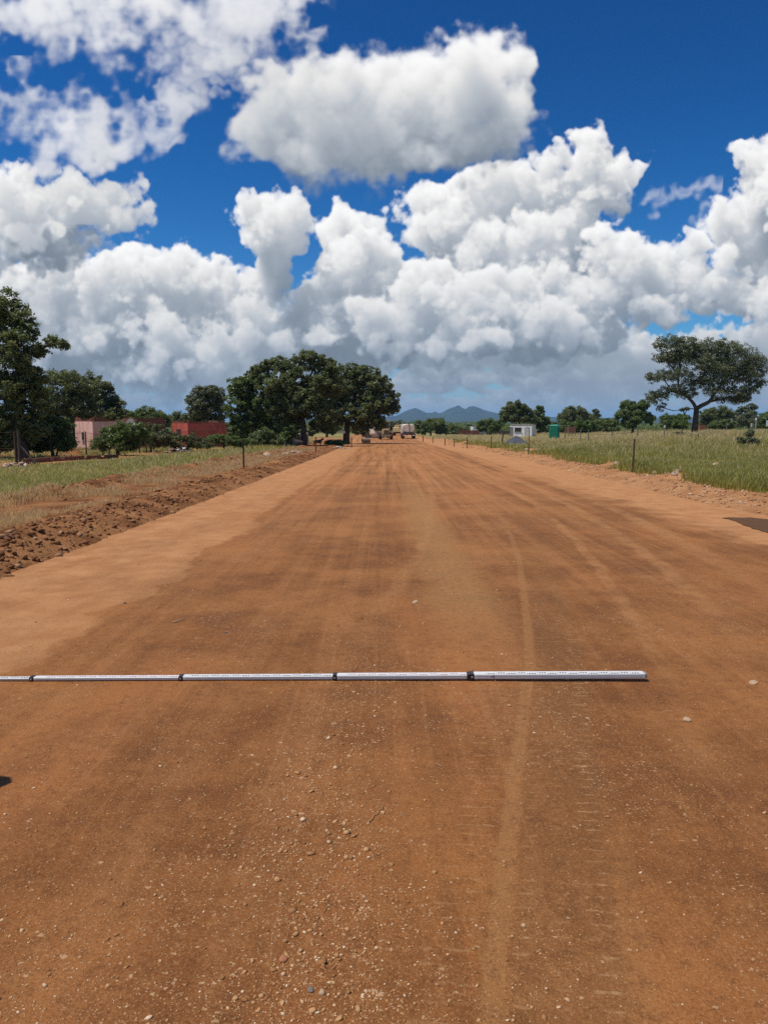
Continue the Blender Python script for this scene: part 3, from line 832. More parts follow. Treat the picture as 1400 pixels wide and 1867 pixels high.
# ---------------------------------------------------------------- stones
_ICO = None
def ico():
    global _ICO
    if _ICO is None:
        bm = bmesh.new(); bmesh.ops.create_icosphere(bm, subdivisions=1, radius=1.)
        bm.verts.ensure_lookup_table(); bm.verts.index_update()
        _ICO = (np.array([v.co[:] for v in bm.verts]), np.array([[v.index for v in f.verts] for f in bm.faces])); bm.free()
    return _ICO
def stones(name, pts, sizes, mat, flat=.6, seed=1, rough=.35):
    """Many irregular stones as one mesh. pts (n,3), sizes (n,)"""
    rng = np.random.default_rng(seed)
    V, F = ico(); n = len(pts); k = len(V)
    sc = np.asarray(sizes)[:, None] * np.stack([rng.uniform(.7, 1.4, n), rng.uniform(.6, 1.1, n), rng.uniform(.6, 1.1, n) * flat], 1)
    W = V[None] * (1 + rough * (rng.random((n, k)) - .5)[..., None] * 2) * sc[:, None, :]
    a = rng.uniform(0, 6.28, n); ca, sa = np.cos(a)[:, None], np.sin(a)[:, None]
    tx = rng.uniform(-.5, .5, n)[:, None]
    X = W[..., 0] * ca - W[..., 1] * sa; Y = W[..., 0] * sa + W[..., 1] * ca; Z = W[..., 2] + tx * X * .6
    P = np.stack([X, Y, Z], -1) + np.asarray(pts)[:, None, :]
    FF = (F[None] + (np.arange(n) * k)[:, None, None]).reshape(-1, 3)
    return np_mesh(name, P.reshape(-1, 3), FF, mat, tint=np.repeat(rng.random(n), k))
def stone_mat(name, a, b, c_):
    t = NT(name); at_ = t.attr('tint')[2]
    c = t.mix(t.ramp(at_, 0., .7), a, b); c = t.mix(t.ramp(at_, .78, .98), c, c_)
    n = t.noise(t.pos(), 60., 4)
    c = t.mix(t.math('MULTIPLY', n, .4), c, tuple(x * .6 for x in a))
    return t.bsdf(c, .9, t.bump(n, .5, .01), .15)
M_PEB = stone_mat('pebbles', (.32, .14, .050), (.58, .32, .14), (.78, .57, .36))
M_CLOD = stone_mat('clods', (.18, .075, .03), (.29, .13, .055), (.42, .25, .13))
M_CLOD_R = stone_mat('clods_dry', (.38, .18, .08), (.50, .28, .14), (.66, .52, .38))
M_RUB = stone_mat('rubble', (.36, .22, .14), (.55, .42, .30), (.70, .63, .54))

# loose gravel on the road: densest in the two ridges between wheel paths
n = 85000
rng = np.random.default_rng(5)
yy = 1.7 * (1 / (1 - rng.random(n) * .86)) - .2
xx = rng.uniform(-.56, .58, n) * (yy + .6) * 1.02
strip = np.exp(-((xx + .21 + .25 * (fbm(xx * 2, yy * 1.5, 2) - .5)) / .20) ** 2) * sstep(-yy, -7.5, -4)
g = 1.15 * strip + .08 + .45 * sstep(fbm(xx * .9 + 4, yy * .9, 3), .52, .68)
g += .5 * np.exp(-((xx - 1.75) / .25) ** 2) * sstep(-yy, -4, -2)
keep = (rng.random(n) < g) & (xx > -4.1) & (xx < 7.4)
xx, yy = xx[keep], yy[keep]; strip = strip[keep]
sz = .0013 + .0040 * rng.random(len(xx)) ** 4 + .0011 * (rng.random(len(xx)) > .985) * 6
sz *= np.clip(.7 + yy * .09, .8, 1.8) * (1 + .45 * strip)
gr = stones('gravel', np.stack([xx, yy, road_z(xx, yy) + sz * .15], 1), sz, M_PEB, .65, 3)
tag(gr, 'loose pale grit and small pebbles scattered over the road', 'gravel', kind='stuff')

# clods on the banks
def clods(name, label, xr, yr, n, zf, mat, seed, smax, bias):
    rng = np.random.default_rng(seed)
    u = rng.random(n); y = 1 / (1 / yr[0] * (1 - u) + 1 / yr[1] * u)
    x = rng.uniform(xr[0], xr[1], n); k = rng.random(n) < bias(x, y); x, y = x[k], y[k]
    s = .007 + smax * rng.random(len(x)) ** 7; s *= np.clip(.8 + y * .012, .8, 1.6)
    o = stones(name, np.stack([x, y, zf(x, y) + s * .25], 1), s, mat, .75, seed, .55)
    tag(o, label, 'clods', kind='stuff')
clods('clods', 'brown soil clods lying on the left earth bank', (-9.1, -4.05), (6, 80), 34000, left_bank_z, M_CLOD, 11, .058,
      lambda x, y: .05 + .95 * np.exp(-((x + 5.15) / .72) ** 2) + .85 * np.exp(-((x + 8.55) / .38) ** 2))
clods('clods', 'dry orange clods lying on the right earth bank', (7.4, 9.6), (10, 90), 9000, right_bank_z, M_CLOD_R, 12, .045,
      lambda x, y: .35 + .65 * sstep(fbm(x * .6, y * .4, 2), .4, .6))
clods('rubble', 'pale broken stone rubble lining the top of the right bank', (9.1, 10.7), (13, 110), 6000, right_bank_z, M_RUB, 13, .12,
      lambda x, y: .95 * sstep(fbm(x * .4 + 3, y * .22, 3), .44, .60) * np.exp(-((x - 9.95) / .5) ** 2))
# ---------------------------------------------------------------- grass
M_GRASS = leaf_mat('grass_blades', (.22, .225, .042), (.44, .39, .095), (.58, .46, .22), .48)
M_GRASS_DRY = leaf_mat('grass_blades_dry', (.42, .33, .12), (.70, .54, .26), (.72, .57, .32), .48)
M_STRAW = leaf_mat('straw_blades', (.50, .31, .12), (.74, .52, .24), (.78, .58, .30), .45)
def grass(name, label, pts, h, mat, seed, blades=6, width=.010, tint=None, kind_name='grass', zf=None):
    """Tufts of bent tapering blades at pts (n,2)."""
    rng = np.random.default_rng(seed)
    n = len(pts); X = np.repeat(pts[:, 0], blades); Y = np.repeat(pts[:, 1], blades); H = np.repeat(h, blades) * rng.uniform(.45, 1.15, n * blades)
    m = len(X)
    sp = np.repeat(np.clip(pts[:, 1] * .004, .04, .35), blades)
    X = X + rng.normal(0, 1, m) * sp; Y = Y + rng.normal(0, 1, m) * sp
    Z = (zf or terr)(X, Y)
    a = rng.uniform(0, 6.28, m); lean = rng.uniform(.05, .65, m) * H
    w = width * np.clip(Y / 14., .8, 7.) * rng.uniform(.7, 1.4, m)
    dx, dy = np.cos(a), np.sin(a); b = rng.uniform(0, 6.28, m); wx, wy = np.cos(b) * w, np.sin(b) * w
    P = np.zeros((m, 5, 3))
    P[:, 0] = np.stack([X - wx, Y - wy, Z - .02], 1); P[:, 1] = np.stack([X + wx, Y + wy, Z - .02], 1)
    P[:, 2] = np.stack([X - wx * .7 + dx * lean * .3, Y - wy * .7 + dy * lean * .3, Z + H * .6], 1)
    P[:, 3] = np.stack([X + wx * .7 + dx * lean * .3, Y + wy * .7 + dy * lean * .3, Z + H * .6], 1)
    P[:, 4] = np.stack([X + dx * lean, Y + dy * lean, Z + H], 1)
    i = np.arange(m)[:, None] * 5
    F = np.concatenate([i + np.array([0, 1, 3]), i + np.array([0, 3, 2]), i + np.array([2, 3, 4])])
    base = rng.random(m) * .5 + np.repeat(tint if tint is not None else rng.random(n), blades) * .5
    o = np_mesh(name, P.reshape(-1, 3), F, mat, tint=np.repeat(base, 5))
    tag(o, label, kind_name, kind='stuff')
    return o
def sample_field(n, xlo, xhi, ylo, yhi, mask, seed, power=1.6):
    """Points thinning out with the distance."""
    rng = np.random.default_rng(seed)
    q = 1 - power
    u = rng.random(n); y = (ylo ** q + u * (yhi ** q - ylo ** q)) ** (1 / q)
    lo, hi = xlo(y), xhi(y); x = lo + (hi - lo) * rng.random(n)
    k = rng.random(n) < mask(x, y)
    return np.stack([x[k], y[k]], 1)
def trackmask(x, y):
    d = np.abs(x - .10 * y + 22.2 + 2.2 * (fbm(x * .9, y * .9, 3) - .5))
    return np.where((x < -13) & (y < 72), sstep(d, 1.3, 2.8) * .92 + .04, 1.)
# right-hand field
def clear(P):
    k = np.ones(len(P), bool)
    for (u, D, r) in ((940, 80, 2.3), (1010, 102, 1.3), (929, 158, 1.), (950, 154, 3.)):
        c = gd(u, D); d = np.hypot(P[:, 0] - c.x, (P[:, 1] - c.y + r) * .30); k &= d > r
    return k
def r_mask(x, y): return sstep(x + .8 * (fbm(x * .5, y * .5, 2) - .5), 9.9, 10.8) * (.55 + .45 * sstep(fbm(x * .15, y * .15, 2), .3, .55))
P_ = sample_field(80000, lambda y: 9.6 + 0 * y, lambda y: .56 * y + 6, 14, 175, r_mask, 21)
P_ = P_[clear(P_)]
dist = sstep(P_[:, 1], 22, 95)
isdry = RNG.random(len(P_)) < (.08 + .95 * dist) * (.45 + .95 * fbm(P_[:, 0] * .07 + 9, P_[:, 1] * .05, 3))
hh = (.17 + .20 * fbm(P_[:, 0] * .25, P_[:, 1] * .25, 3)) * (1 + .75 * sstep(P_[:, 1], 20, 55)) * (.85 + .3 * RNG.random(len(P_)))
hh *= .72 * (1 - .45 * np.exp(-((P_[:, 0] - 10.5) / 1.5) ** 2))
patchy = fbm(P_[:, 0] * .35 + 2, P_[:, 1] * .22, 3); hh *= .55 + .9 * sstep(patchy, .36, .62)
tn = np.clip(fbm(P_[:, 0] * .22 + 5, P_[:, 1] * .22, 3) * 1.8 - .4, 0, 1)
grass('grass', 'green knee high grass covering the field right of the road', P_[~isdry], hh[~isdry], M_GRASS, 31, 6, .0062, tn[~isdry])
grass('grass', 'tall dry straw coloured grass in the right field', P_[isdry], hh[isdry] * 1.25, M_GRASS_DRY, 32, 5, .0056, tn[isdry])
# left-hand verge
def l_mask(x, y): return sstep(-x + .8 * (fbm(x * .5, y * .5, 2) - .5), 8.7, 9.5) * trackmask(x, y) * (.6 + .4 * sstep(fbm(x * .2, y * .2, 2), .3, .5)) * np.where((y > 55) & (x > -9.5), .2, 1.)
P_ = sample_field(30000, lambda y: -.56 * y - 6, lambda y: -8.4 + 0 * y, 13, 120, l_mask, 22)
yard = (P_[:, 0] < -.33 * P_[:, 1] - 5) & (P_[:, 1] > 40)
P_ = P_[~(yard & (RNG.random(len(P_)) < .6))]
isdry = RNG.random(len(P_)) < (.16 + .40 * fbm(P_[:, 0] * .09, P_[:, 1] * .09, 3))
hh = (.10 + .17 * fbm(P_[:, 0] * .3, P_[:, 1] * .3, 3)) * (.8 + .4 * RNG.random(len(P_)))
hh *= 1 + .9 * np.exp(-((P_[:, 0] + 12) / 2.5) ** 2) * sstep(P_[:, 1], 28, 45)
tn = np.clip(fbm(P_[:, 0] * .25 + 5, P_[:, 1] * .25, 3) * 1.8 - .4, 0, 1)
grass('grass', 'short green grass on the verge left of the soil bank', P_[~isdry], hh[~isdry], M_GRASS, 33, 7, .0066, tn[~isdry])
grass('grass', 'dry bleached grass on the left verge along the dirt track', P_[isdry], hh[isdry], M_GRASS_DRY, 34, 6, .0080, tn[isdry])
# flattened straw between the two ridges of the left bank and tufts among the right-hand rubble
rng = np.random.default_rng(41)
yy = 1 / (1 / 9 * (1 - (u := rng.random(30000))) + 1 / 70 * u); xx = rng.uniform(-9.3, -6.2, 30000)
k = rng.random(30000) < sstep(fbm(xx * .8, yy * .5, 3), .38, .52); P_ = np.stack([xx[k], yy[k]], 1)
grass('grass', 'flattened straw and dead grass on the left soil bank', P_, .05 + .11 * rng.random(len(P_)), M_STRAW, 35, 5, .0060, zf=left_bank_z)
yy = 1 / (1 / 14 * (1 - (u := rng.random(11000))) + 1 / 100 * u); xx = rng.uniform(8.5, 10.7, 11000)
k = rng.random(11000) < sstep(fbm(xx * .6 + 7, yy * .3, 3), .44, .58) * sstep(xx, 8.4, 9.6); P_ = np.stack([xx[k], yy[k]], 1)
grass('grass', 'green tufts growing among the rubble of the right bank', P_, .16 + .18 * rng.random(len(P_)), M_GRASS, 36, 6, .009, zf=right_bank_z)

# ---------------------------------------------------------------- trees
M_LEAF = leaf_mat('leaves_dark', (.072, .094, .026), (.215, .235, .080), None, .40)
M_LEAF_G = leaf_mat('leaves_grey', (.082, .096, .042), (.220, .232, .115), None, .38)
M_LEAF_B = leaf_mat('leaves_bright', (.055, .090, .014), (.150, .210, .038), None, .36)
M_LEAF_M = leaf_mat('leaves_mid', (.066, .100, .020), (.190, .235, .062), None, .40)
M_LEAF_O = leaf_mat('leaves_olive', (.062, .072, .020), (.165, .170, .062), None, .30)
M_BARK = bark_mat()
M_BARK_L = bark_mat('bark_light', (.15, .12, .09))
def leaf_cloud(centres, radii, n, size, rng, flat=.75, tilt=.9):
    """n leaf sprays (bent quads) on the upper shells of many small clumps."""
    centres = np.asarray(centres); radii = np.asarray(radii)
    w = radii ** 2; idx = rng.choice(len(centres), n, p=w / w.sum())
    d = rng.normal(0, 1, (n, 3)); d /= np.linalg.norm(d, axis=1)[:, None]
    d[:, 2] = np.where((d[:, 2] < -.25) & (rng.random(n) < .6), -d[:, 2], d[:, 2])
    r = radii[idx] * (1 - .55 * rng.random(n) ** 1.6)
    P = centres[idx] + d * r[:, None] * np.array([1, 1, flat])
    P += rng.normal(0, 1, (n, 3)) * (radii[idx] * .26)[:, None]
    N = d * .55 + rng.normal(0, .6, (n, 3)) + np.array([0, 0, tilt * .5]); N /= np.linalg.norm(N, axis=1)[:, None]
    A = np.cross(N, rng.normal(0, 1, (n, 3))); A /= np.linalg.norm(A, axis=1)[:, None] + 1e-9
    B = np.cross(N, A)
    s = size * rng.uniform(.55, 1.35, n)[:, None]
    V = np.stack([P - A * s, P - B * s * .55 + N * s * .12, P + A * s - N * s * .15, P + B * s * .55 + N * s * .12], 1)
    F = np.arange(n * 4).reshape(n, 4)
    tc = rng.random(len(centres))
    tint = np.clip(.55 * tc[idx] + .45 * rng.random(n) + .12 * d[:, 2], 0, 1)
    return V.reshape(-1, 3), F, np.repeat(tint, 4)

def grow_tree(name, label, base, lobes, D=None, trunk_r=.2, fork=.35, n_leaves=9000, leaf=.16, clump=.16, mat=None, bark=None, cat='tree',
              stems=1, group=None, seed=None, depth=.85, fill=1., flat=.75, lean=0., limbs=True, swell=1.):
    """A tree whose crown is made of leaf clumps spread through ellipsoid lobes (measured on the photograph as
    u, v, ru, rv at the tree's own distance) with limbs that run from the trunk to the clumps."""
    rng = np.random.default_rng(seed if seed is not None else abs(hash(label)) % 100000 if False else sum(map(ord, label)))
    D = base.y if D is None else D
    k = D / F_PX
    root = thing(name, label, cat, tuple(base), 0, group)
    C = []; Rr = []; lob_c = []
    for li, l in enumerate(lobes):
        c = at(l[0], l[1], D); ru, rv = l[2] * k * swell, l[3] * k * swell
        doff = (l[4] * k if len(l) > 4 else rng.uniform(-.35, .35) * ru)
        c = Vector((c.x - base.x, c.y - base.y + doff, c.z - base.z)); lob_c.append((c, ru, rv))
        r_cl = np.clip(.82 * clump * (ru * rv) ** .5 * 2., .20, 1.1)
        m = int(np.clip(fill * 2.6 * (ru * ru * depth * rv) ** (1 / 3.) ** 1. / r_cl * (ru / r_cl) ** 1., 5, 95))
        for q in range(m):
            d = rng.normal(0, 1, 3); d /= np.linalg.norm(d)
            rr = rng.random() ** .38
            p = np.array([c.x + d[0] * ru * rr, c.y + d[1] * ru * depth * rr, c.z + d[2] * rv * rr])
            if p[2] < .25: p[2] = .25 + .3 * rng.random()
            C.append(p); Rr.append(r_cl * rng.uniform(.55, 1.2))
    V, F, T = leaf_cloud(C, Rr, int(n_leaves * 1.7), leaf * .80, rng, flat)
    np_mesh('crown', V, F, mat or M_LEAF, root, T)
    top = max(c.z + rv for c, ru, rv in lob_c)
    b = MB()
    C = np.array(C)
    cx = float(np.mean([c.x for c, *_ in lob_c])); cyy = float(np.mean([c.y for c, *_ in lob_c]))
    for s in range(stems):
        a = 2 * math.pi * s / max(stems, 1) + .6
        off = Vector((math.cos(a), math.sin(a), 0)) * (trunk_r * 1.5 if stems > 1 else 0)
        fz = top * fork * rng.uniform(.85, 1.15)
        fk = Vector((off.x * 3 + lean * fz + cx * .12, off.y * 3, fz))
        pts = [Vector((off.x, off.y, -.15)), Vector((off.x * 1.1 + lean * fz * .2, off.y, fz * .12)), Vector((off.x * 1.7 + lean * fz * .5 + .04 * fz * rng.uniform(-1, 1), off.y * 1.6, fz * .55)), fk]
        b.tube(pts, [trunk_r * 1.5, trunk_r * 1.08, trunk_r * .92, trunk_r * .80], 10)
        if not limbs: continue
        # limbs: every lobe hangs on the nearest already reached point, so that boughs fork again and again
        mine = [l for l in lob_c if stems == 1 or rng.random() > .45]
        nodes = [fk]; par = [-1]; cost = [0.]; tgt = [None]
        left = list(range(len(mine)))
        while left:
            best = None
            for li in left:
                c, ru, rv = mine[li]; tip = Vector((c.x, c.y, c.z - rv * .1))
                for ni, nd in enumerate(nodes):
                    v = tip - nd
                    k_ = v.length + .42 * cost[ni] + (0.8 * max(0, -v.z) if ni else 0)
                    if best is None or k_ < best[0]: best = (k_, li, ni, tip)
            _, li, ni, tip = best; left.remove(li)
            nd = nodes[ni]; L_ = (tip - nd).length
            m1 = nd.lerp(tip, .5) + Vector((rng.uniform(-.13, .13), rng.uniform(-.13, .13), rng.uniform(-.10, .06))) * L_
            nodes.append(m1); par.append(ni); cost.append(cost[ni] + L_ * .5); tgt.append(None)
            nodes.append(tip); par.append(len(nodes) - 2); cost.append(cost[ni] + L_); tgt.append(li)
        load = [0.] * len(nodes)
        for i in range(len(nodes) - 1, 0, -1):
            if tgt[i] is not None: load[i] += 1.
            load[par[i]] += load[i]
        tot = max(load[0], 1.)
        rad = [max(trunk_r * .82 * (q / tot) ** .5, trunk_r * .07) for q in load]
        for i in range(1, len(nodes)):
            p0_, p1_ = nodes[par[i]], nodes[i]; L_ = (p1_ - p0_).length
            r0 = min(rad[par[i]] * .9, rad[i] * 1.25); r1 = rad[i]
            mids = [p0_.lerp(p1_, f) + Vector((rng.uniform(-1, 1), rng.uniform(-1, 1), rng.uniform(-1, 1))) * L_ * .035 for f in (.35, .7)]
            b.tube([p0_, mids[0], mids[1], p1_], [r0, r0 * .6 + r1 * .4, r0 * .25 + r1 * .75, r1 * (.6 if load[i] <= 1 else 1)], 7)
        for c, ru, rv in mine:
            near = np.argsort(np.linalg.norm(C - np.array(c), axis=1))[:10]
            s0 = Vector((c.x, c.y, c.z - rv * .1))
            for j in near:
                t_ = Vector(C[j])
                mm = s0.lerp(t_, .5) + Vector((rng.uniform(-.2, .2), rng.uniform(-.2, .2), rng.uniform(-.15, .25))) * (t_ - s0).length * .4
                b.tube([s0, mm, t_], [trunk_r * .085, trunk_r * .055, trunk_r * .02], 5, False)
    b.build('trunk', bark or M_BARK, root, True)
    return root

def P0(u, v, D):
    """Base of a plant: terrain at distance D under column u."""
    return gd(u, D)
T = grow_tree
# left side
T('broad_tree', 'huge dark broadleaf tree cut by the left edge, with one bough reaching right', P0(40, 0, 44), [
   (5, 572, 40, 44), (-60, 600, 80, 70), (42, 598, 26, 30), (35, 640, 46, 44), (28, 690, 54, 46), (40, 738, 48, 36), (95, 625, 20, 12, 0), (116, 630, 11, 8, 0), (72, 640, 18, 10, 0), (-60, 700, 90, 80), (10, 770, 50, 30), (-50, 780, 60, 30), (62, 700, 26, 30), (20, 802, 44, 22), (64, 780, 30, 28), (-30, 806, 50, 26)],
   trunk_r=.34, fork=.30, n_leaves=46000, leaf=.105, clump=.10, fill=1.3)
T('broad_tree', 'dark rounded tree just right of the huge tree at the left edge', P0(118, 0, 74), [
   (112, 712, 46, 40), (152, 716, 32, 36), (92, 745, 40, 36), (140, 752, 44, 32), (110, 790, 40, 24), (80, 770, 34, 34), (150, 780, 28, 20)], trunk_r=.28, n_leaves=20000, leaf=.15, clump=.13, fill=1.2)
T('broad_tree', 'dark tree with a ragged tip standing behind the pink house', P0(190, 0, 84), [
   (185, 712, 24, 24), (172, 735, 26, 24), (200, 742, 28, 24), (222, 757, 14, 12), (190, 762, 40, 16)], trunk_r=.24, n_leaves=15000, leaf=.15, clump=.14)
T('leafy_bush', 'glossy rounded bush beside the red earth heap at left', P0(98, 0, 46), [
   (106, 792, 28, 30), (78, 798, 26, 26), (92, 778, 24, 18), (120, 806, 18, 18), (66, 812, 18, 14)], trunk_r=.06, fork=.2, stems=3, n_leaves=15000, leaf=.085, clump=.13, mat=M_LEAF_M, cat='bush')
T('leafy_bush', 'bushy green shrub with several thin stems in front of the pink house', P0(214, 0, 51), [
   (208, 798, 34, 24), (236, 786, 28, 20), (252, 797, 22, 18), (190, 810, 22, 14), (228, 808, 30, 14)], trunk_r=.045, fork=.32, stems=5, n_leaves=17000, leaf=.075, clump=.12, mat=M_LEAF_M, cat='bush')
T('broad_tree', 'light green treetop showing over the flat roof of the pink house', P0(205, 0, 104), [(200, 762, 30, 13), (228, 763, 24, 13), (180, 768, 14, 8)], trunk_r=.18, n_leaves=9000, leaf=.15, clump=.16, mat=M_LEAF_B)
T('broad_tree', 'mid green tree behind the wall between the pink and red houses', P0(270, 0, 108), [(262, 757, 24, 13), (286, 762, 24, 16), (272, 776, 32, 14), (300, 770, 14, 12)], trunk_r=.2, n_leaves=11000, leaf=.16, clump=.15, mat=M_LEAF_M)
T('broad_tree', 'low dark green tree just left of the grey tree behind the red house', P0(328, 0, 118), [(324, 764, 20, 12), (342, 766, 16, 12), (330, 776, 26, 10)], trunk_r=.18, n_leaves=8000, leaf=.16, clump=.16)
T('acacia_tree', 'grey green tree standing over the red house', P0(404, 0, 94), [
   (378, 716, 28, 12), (398, 722, 20, 16), (370, 742, 28, 20), (392, 752, 24, 22), (360, 758, 18, 14), (378, 772, 28, 12), (352, 728, 12, 8)], trunk_r=.22, fork=.34, n_leaves=15000, leaf=.15, clump=.13, mat=M_LEAF_G, bark=M_BARK_L)
T('broad_tree', 'bulky low tree at the left end of the central clump', P0(466, 0, 82), [
   (440, 706, 26, 20), (462, 690, 24, 16), (434, 740, 26, 30), (468, 738, 34, 36), (446, 778, 30, 24), (486, 772, 30, 28), (425, 770, 14, 22)], trunk_r=.30, fork=.25, n_leaves=24000, leaf=.15, clump=.12, mat=M_LEAF_M, fill=1.1)
T('broad_tree', 'tallest tree of the central clump with a dark forked trunk', P0(554, 0, 80), [
   (505, 664, 26, 14), (530, 672, 30, 16), (558, 652, 26, 14), (578, 662, 22, 16), (600, 668, 20, 16), (515, 700, 46, 26), (560, 700, 50, 30), (598, 705, 34, 28), (474, 674, 18, 9), (530, 742, 44, 24), (585, 752, 36, 20), (500, 730, 30, 24), (555, 735, 40, 30), (486, 664, 12, 8), (524, 768, 28, 18), (588, 776, 24, 14)],
   trunk_r=.30, fork=.36, n_leaves=44000, leaf=.14, clump=.105, fill=1.25, lean=-.04)
T('broad_tree', 'spreading tree with a thick bare trunk nearest to the left road edge', P0(631, 0, 92), [
   (640, 680, 30, 18), (664, 684, 30, 18), (690, 700, 26, 18), (708, 722, 20, 18), (650, 712, 50, 28), (684, 738, 36, 18), (704, 748, 22, 10), (622, 728, 34, 26), (640, 752, 50, 16), (720, 742, 10, 10), (672, 764, 34, 10), (690, 772, 14, 14), (612, 760, 24, 12), (655, 782, 22, 12, 60), (606, 700, 30, 28), (596, 735, 28, 22), (602, 772, 22, 14), (664, 776, 22, 12)],
   trunk_r=.42, fork=.30, n_leaves=38000, leaf=.15, clump=.11, fill=1.2)
T('leafy_bush', 'dark bush in the shade under the left end of the central clump', P0(490, 0, 74), [(485, 800, 22, 18), (468, 806, 18, 14), (506, 806, 16, 12)], trunk_r=.04, stems=3, n_leaves=6000, leaf=.11, clump=.16, cat='bush')
T('leafy_bush', 'bright green bush in front of the concrete panel wall', P0(524, 0, 79), [(524, 792, 16, 13), (514, 798, 12, 10)], trunk_r=.04, stems=3, n_leaves=4000, leaf=.11, clump=.18, mat=M_LEAF_B, cat='bush')
T('leafy_bush', 'low weedy bush on pale stones left of the thick bare trunk', P0(612, 0, 80), [(610, 815, 12, 6), (622, 817, 12, 5), (600, 818, 9, 4)], trunk_r=.02, stems=3, n_leaves=3000, leaf=.09, clump=.2, mat=M_LEAF_M, cat='bush')
T('leafy_bush', 'thin weedy bush along the fence in front of the red house', P0(318, 0, 56), [(300, 800, 24, 14), (330, 806, 22, 12), (285, 806, 16, 12), (352, 806, 20, 14), (375, 808, 18, 12)], trunk_r=.02, stems=5, n_leaves=7000, leaf=.075, clump=.14, mat=M_LEAF_O, cat='bush', fill=.7)
T('leafy_bush', 'tangle of brown stemmed shrubs behind the fence left of the rubbish heap', P0(275, 0, 58), [(268, 786, 20, 20), (292, 790, 18, 16), (256, 804, 16, 13), (308, 800, 16, 14)], trunk_r=.03, stems=5, n_leaves=9000, leaf=.08, clump=.14, mat=M_LEAF_O, cat='bush', fill=.7)
T('leafy_bush', 'weeds and shrubs filling the gap right of the red house', P0(408, 0, 66), [(396, 802, 18, 10), (420, 803, 18, 12), (440, 806, 16, 10)], trunk_r=.03, stems=4, n_leaves=5000, leaf=.10, clump=.16, mat=M_LEAF_M, cat='bush')
# right side: the solitary tree
T('acacia_tree', 'solitary spreading tree with layered crown and dark trunk in the right field', P0(1265, 0, 88), [
   (1222, 622, 20, 10), (1204, 630, 12, 6), (1250, 628, 24, 12), (1285, 630, 26, 13), (1318, 634, 22, 12), (1346, 640, 24, 14), (1372, 655, 20, 14), (1388, 672, 14, 12), (1212, 652, 20, 12), (1240, 655, 28, 14), (1275, 660, 30, 14),
   (1320, 664, 34, 14), (1360, 680, 26, 14), (1205, 686, 26, 9), (1188, 690, 12, 9), (1236, 682, 24, 10), (1262, 700, 20, 12), (1290, 692, 26, 11), (1330, 690, 30, 12), (1226, 712, 22, 9), (1200, 722, 20, 10), (1186, 728, 10, 9), (1300, 712, 24, 9), (1340, 714, 24, 10), (1356, 726, 14, 7), (1318, 728, 14, 7), (1250, 720, 18, 8), (1380, 696, 16, 10), (1205, 742, 8, 8), (1370, 708, 18, 12), (1346, 728, 16, 9), (1310, 648, 26, 14), (1270, 645, 26, 12), (1300, 676, 30, 12), (1240, 640, 22, 10), (1362, 668, 22, 12)],
   trunk_r=.36, fork=.24, n_leaves=38000, leaf=.115, clump=.14, mat=M_LEAF_G, fill=1.35, flat=.8, depth=.75, swell=1.18)
# trees along the far side of the right field
TG = 'trees along the far edge of the right field'
def bgtree(label, u, D, lobes, mat=None, n=7000, leaf=.26, **k):
    k.setdefault('trunk_r', .25); k.setdefault('clump', .17); k.setdefault('cat', 'tree')
    T(k.pop('name', 'broad_tree'), label, P0(u, 0, D), lobes, n_leaves=n, leaf=leaf, mat=mat or M_LEAF_M, group=TG, **k)
bgtree('wide bush tree right behind the water tanker', 785, 205, [(770, 780, 16, 12), (790, 775, 22, 12), (806, 784, 14, 9)], n=8000)
bgtree('dark low tree between the tanker and the red fence', 826, 235, [(822, 784, 18, 10), (840, 787, 14, 8)], M_LEAF, n=5000)
bgtree('low dark tree standing behind the red painted fence', 862, 255, [(856, 783, 16, 9), (872, 785, 14, 8)], M_LEAF, n=5000)
bgtree('rounded green tree just left of the white hut', 894, 200, [(884, 774, 16, 10), (902, 774, 16, 10), (892, 782, 22, 8)], n=8000)
bgtree('flat topped umbrella tree rising behind the white hut', 946, 182, [(940, 742, 20, 9), (926, 752, 18, 9), (956, 750, 20, 10), (942, 760, 28, 10), (968, 764, 10, 10), (920, 764, 10, 8)], M_LEAF, n=14000, name='acacia_tree', fork=.4)
bgtree('narrow upright tree right of the umbrella tree', 984, 190, [(982, 752, 9, 11), (986, 768, 16, 12), (976, 776, 14, 12), (996, 780, 14, 10)], n=9000)
bgtree('low bushy tree behind the white pickup', 1012, 205, [(1006, 778, 16, 9), (1026, 776, 16, 9), (1016, 784, 22, 8)], n=6000)
bgtree('broad rounded tree above the green toilet', 1050, 225, [(1044, 750, 20, 9), (1060, 756, 20, 9), (1034, 760, 18, 9), (1050, 764, 30, 9), (1074, 766, 12, 7)], M_LEAF, n=12000)
bgtree('small treetop poking up right of the broad rounded tree', 1084, 232, [(1085, 750, 7, 4), (1084, 760, 9, 8)], M_LEAF_G, n=3000)
bgtree('bright green thicket tree right of the green toilet', 1062, 175, [(1052, 775, 16, 8), (1072, 776, 16, 8), (1062, 782, 24, 7)], M_LEAF_B, n=7000)
bgtree('mid green thicket tree left of the tall tree with bare trunk', 1102, 178, [(1094, 774, 18, 9), (1114, 772, 16, 10), (1104, 782, 24, 7)], n=7000)
bgtree('tall leafy tree with a short bare trunk left of the solitary tree', 1152, 150, [(1148, 740, 16, 10), (1170, 740, 14, 10), (1136, 756, 16, 10), (1160, 760, 22, 12), (1182, 764, 14, 12), (1146, 772, 18, 8)], n=16000, leaf=.2, fork=.2)
bgtree('rounded bright green tree left of the solitary tree trunk', 1228, 170, [(1216, 764, 16, 9), (1236, 765, 18, 9), (1226, 774, 26, 8)], M_LEAF_B, n=9000, leaf=.2)
bgtree('tiny leggy treetop above the bright green tree', 1250, 190, [(1244, 747, 6, 3), (1252, 745, 5, 3), (1250, 762, 10, 6)], M_LEAF_G, n=2200, leaf=.16)
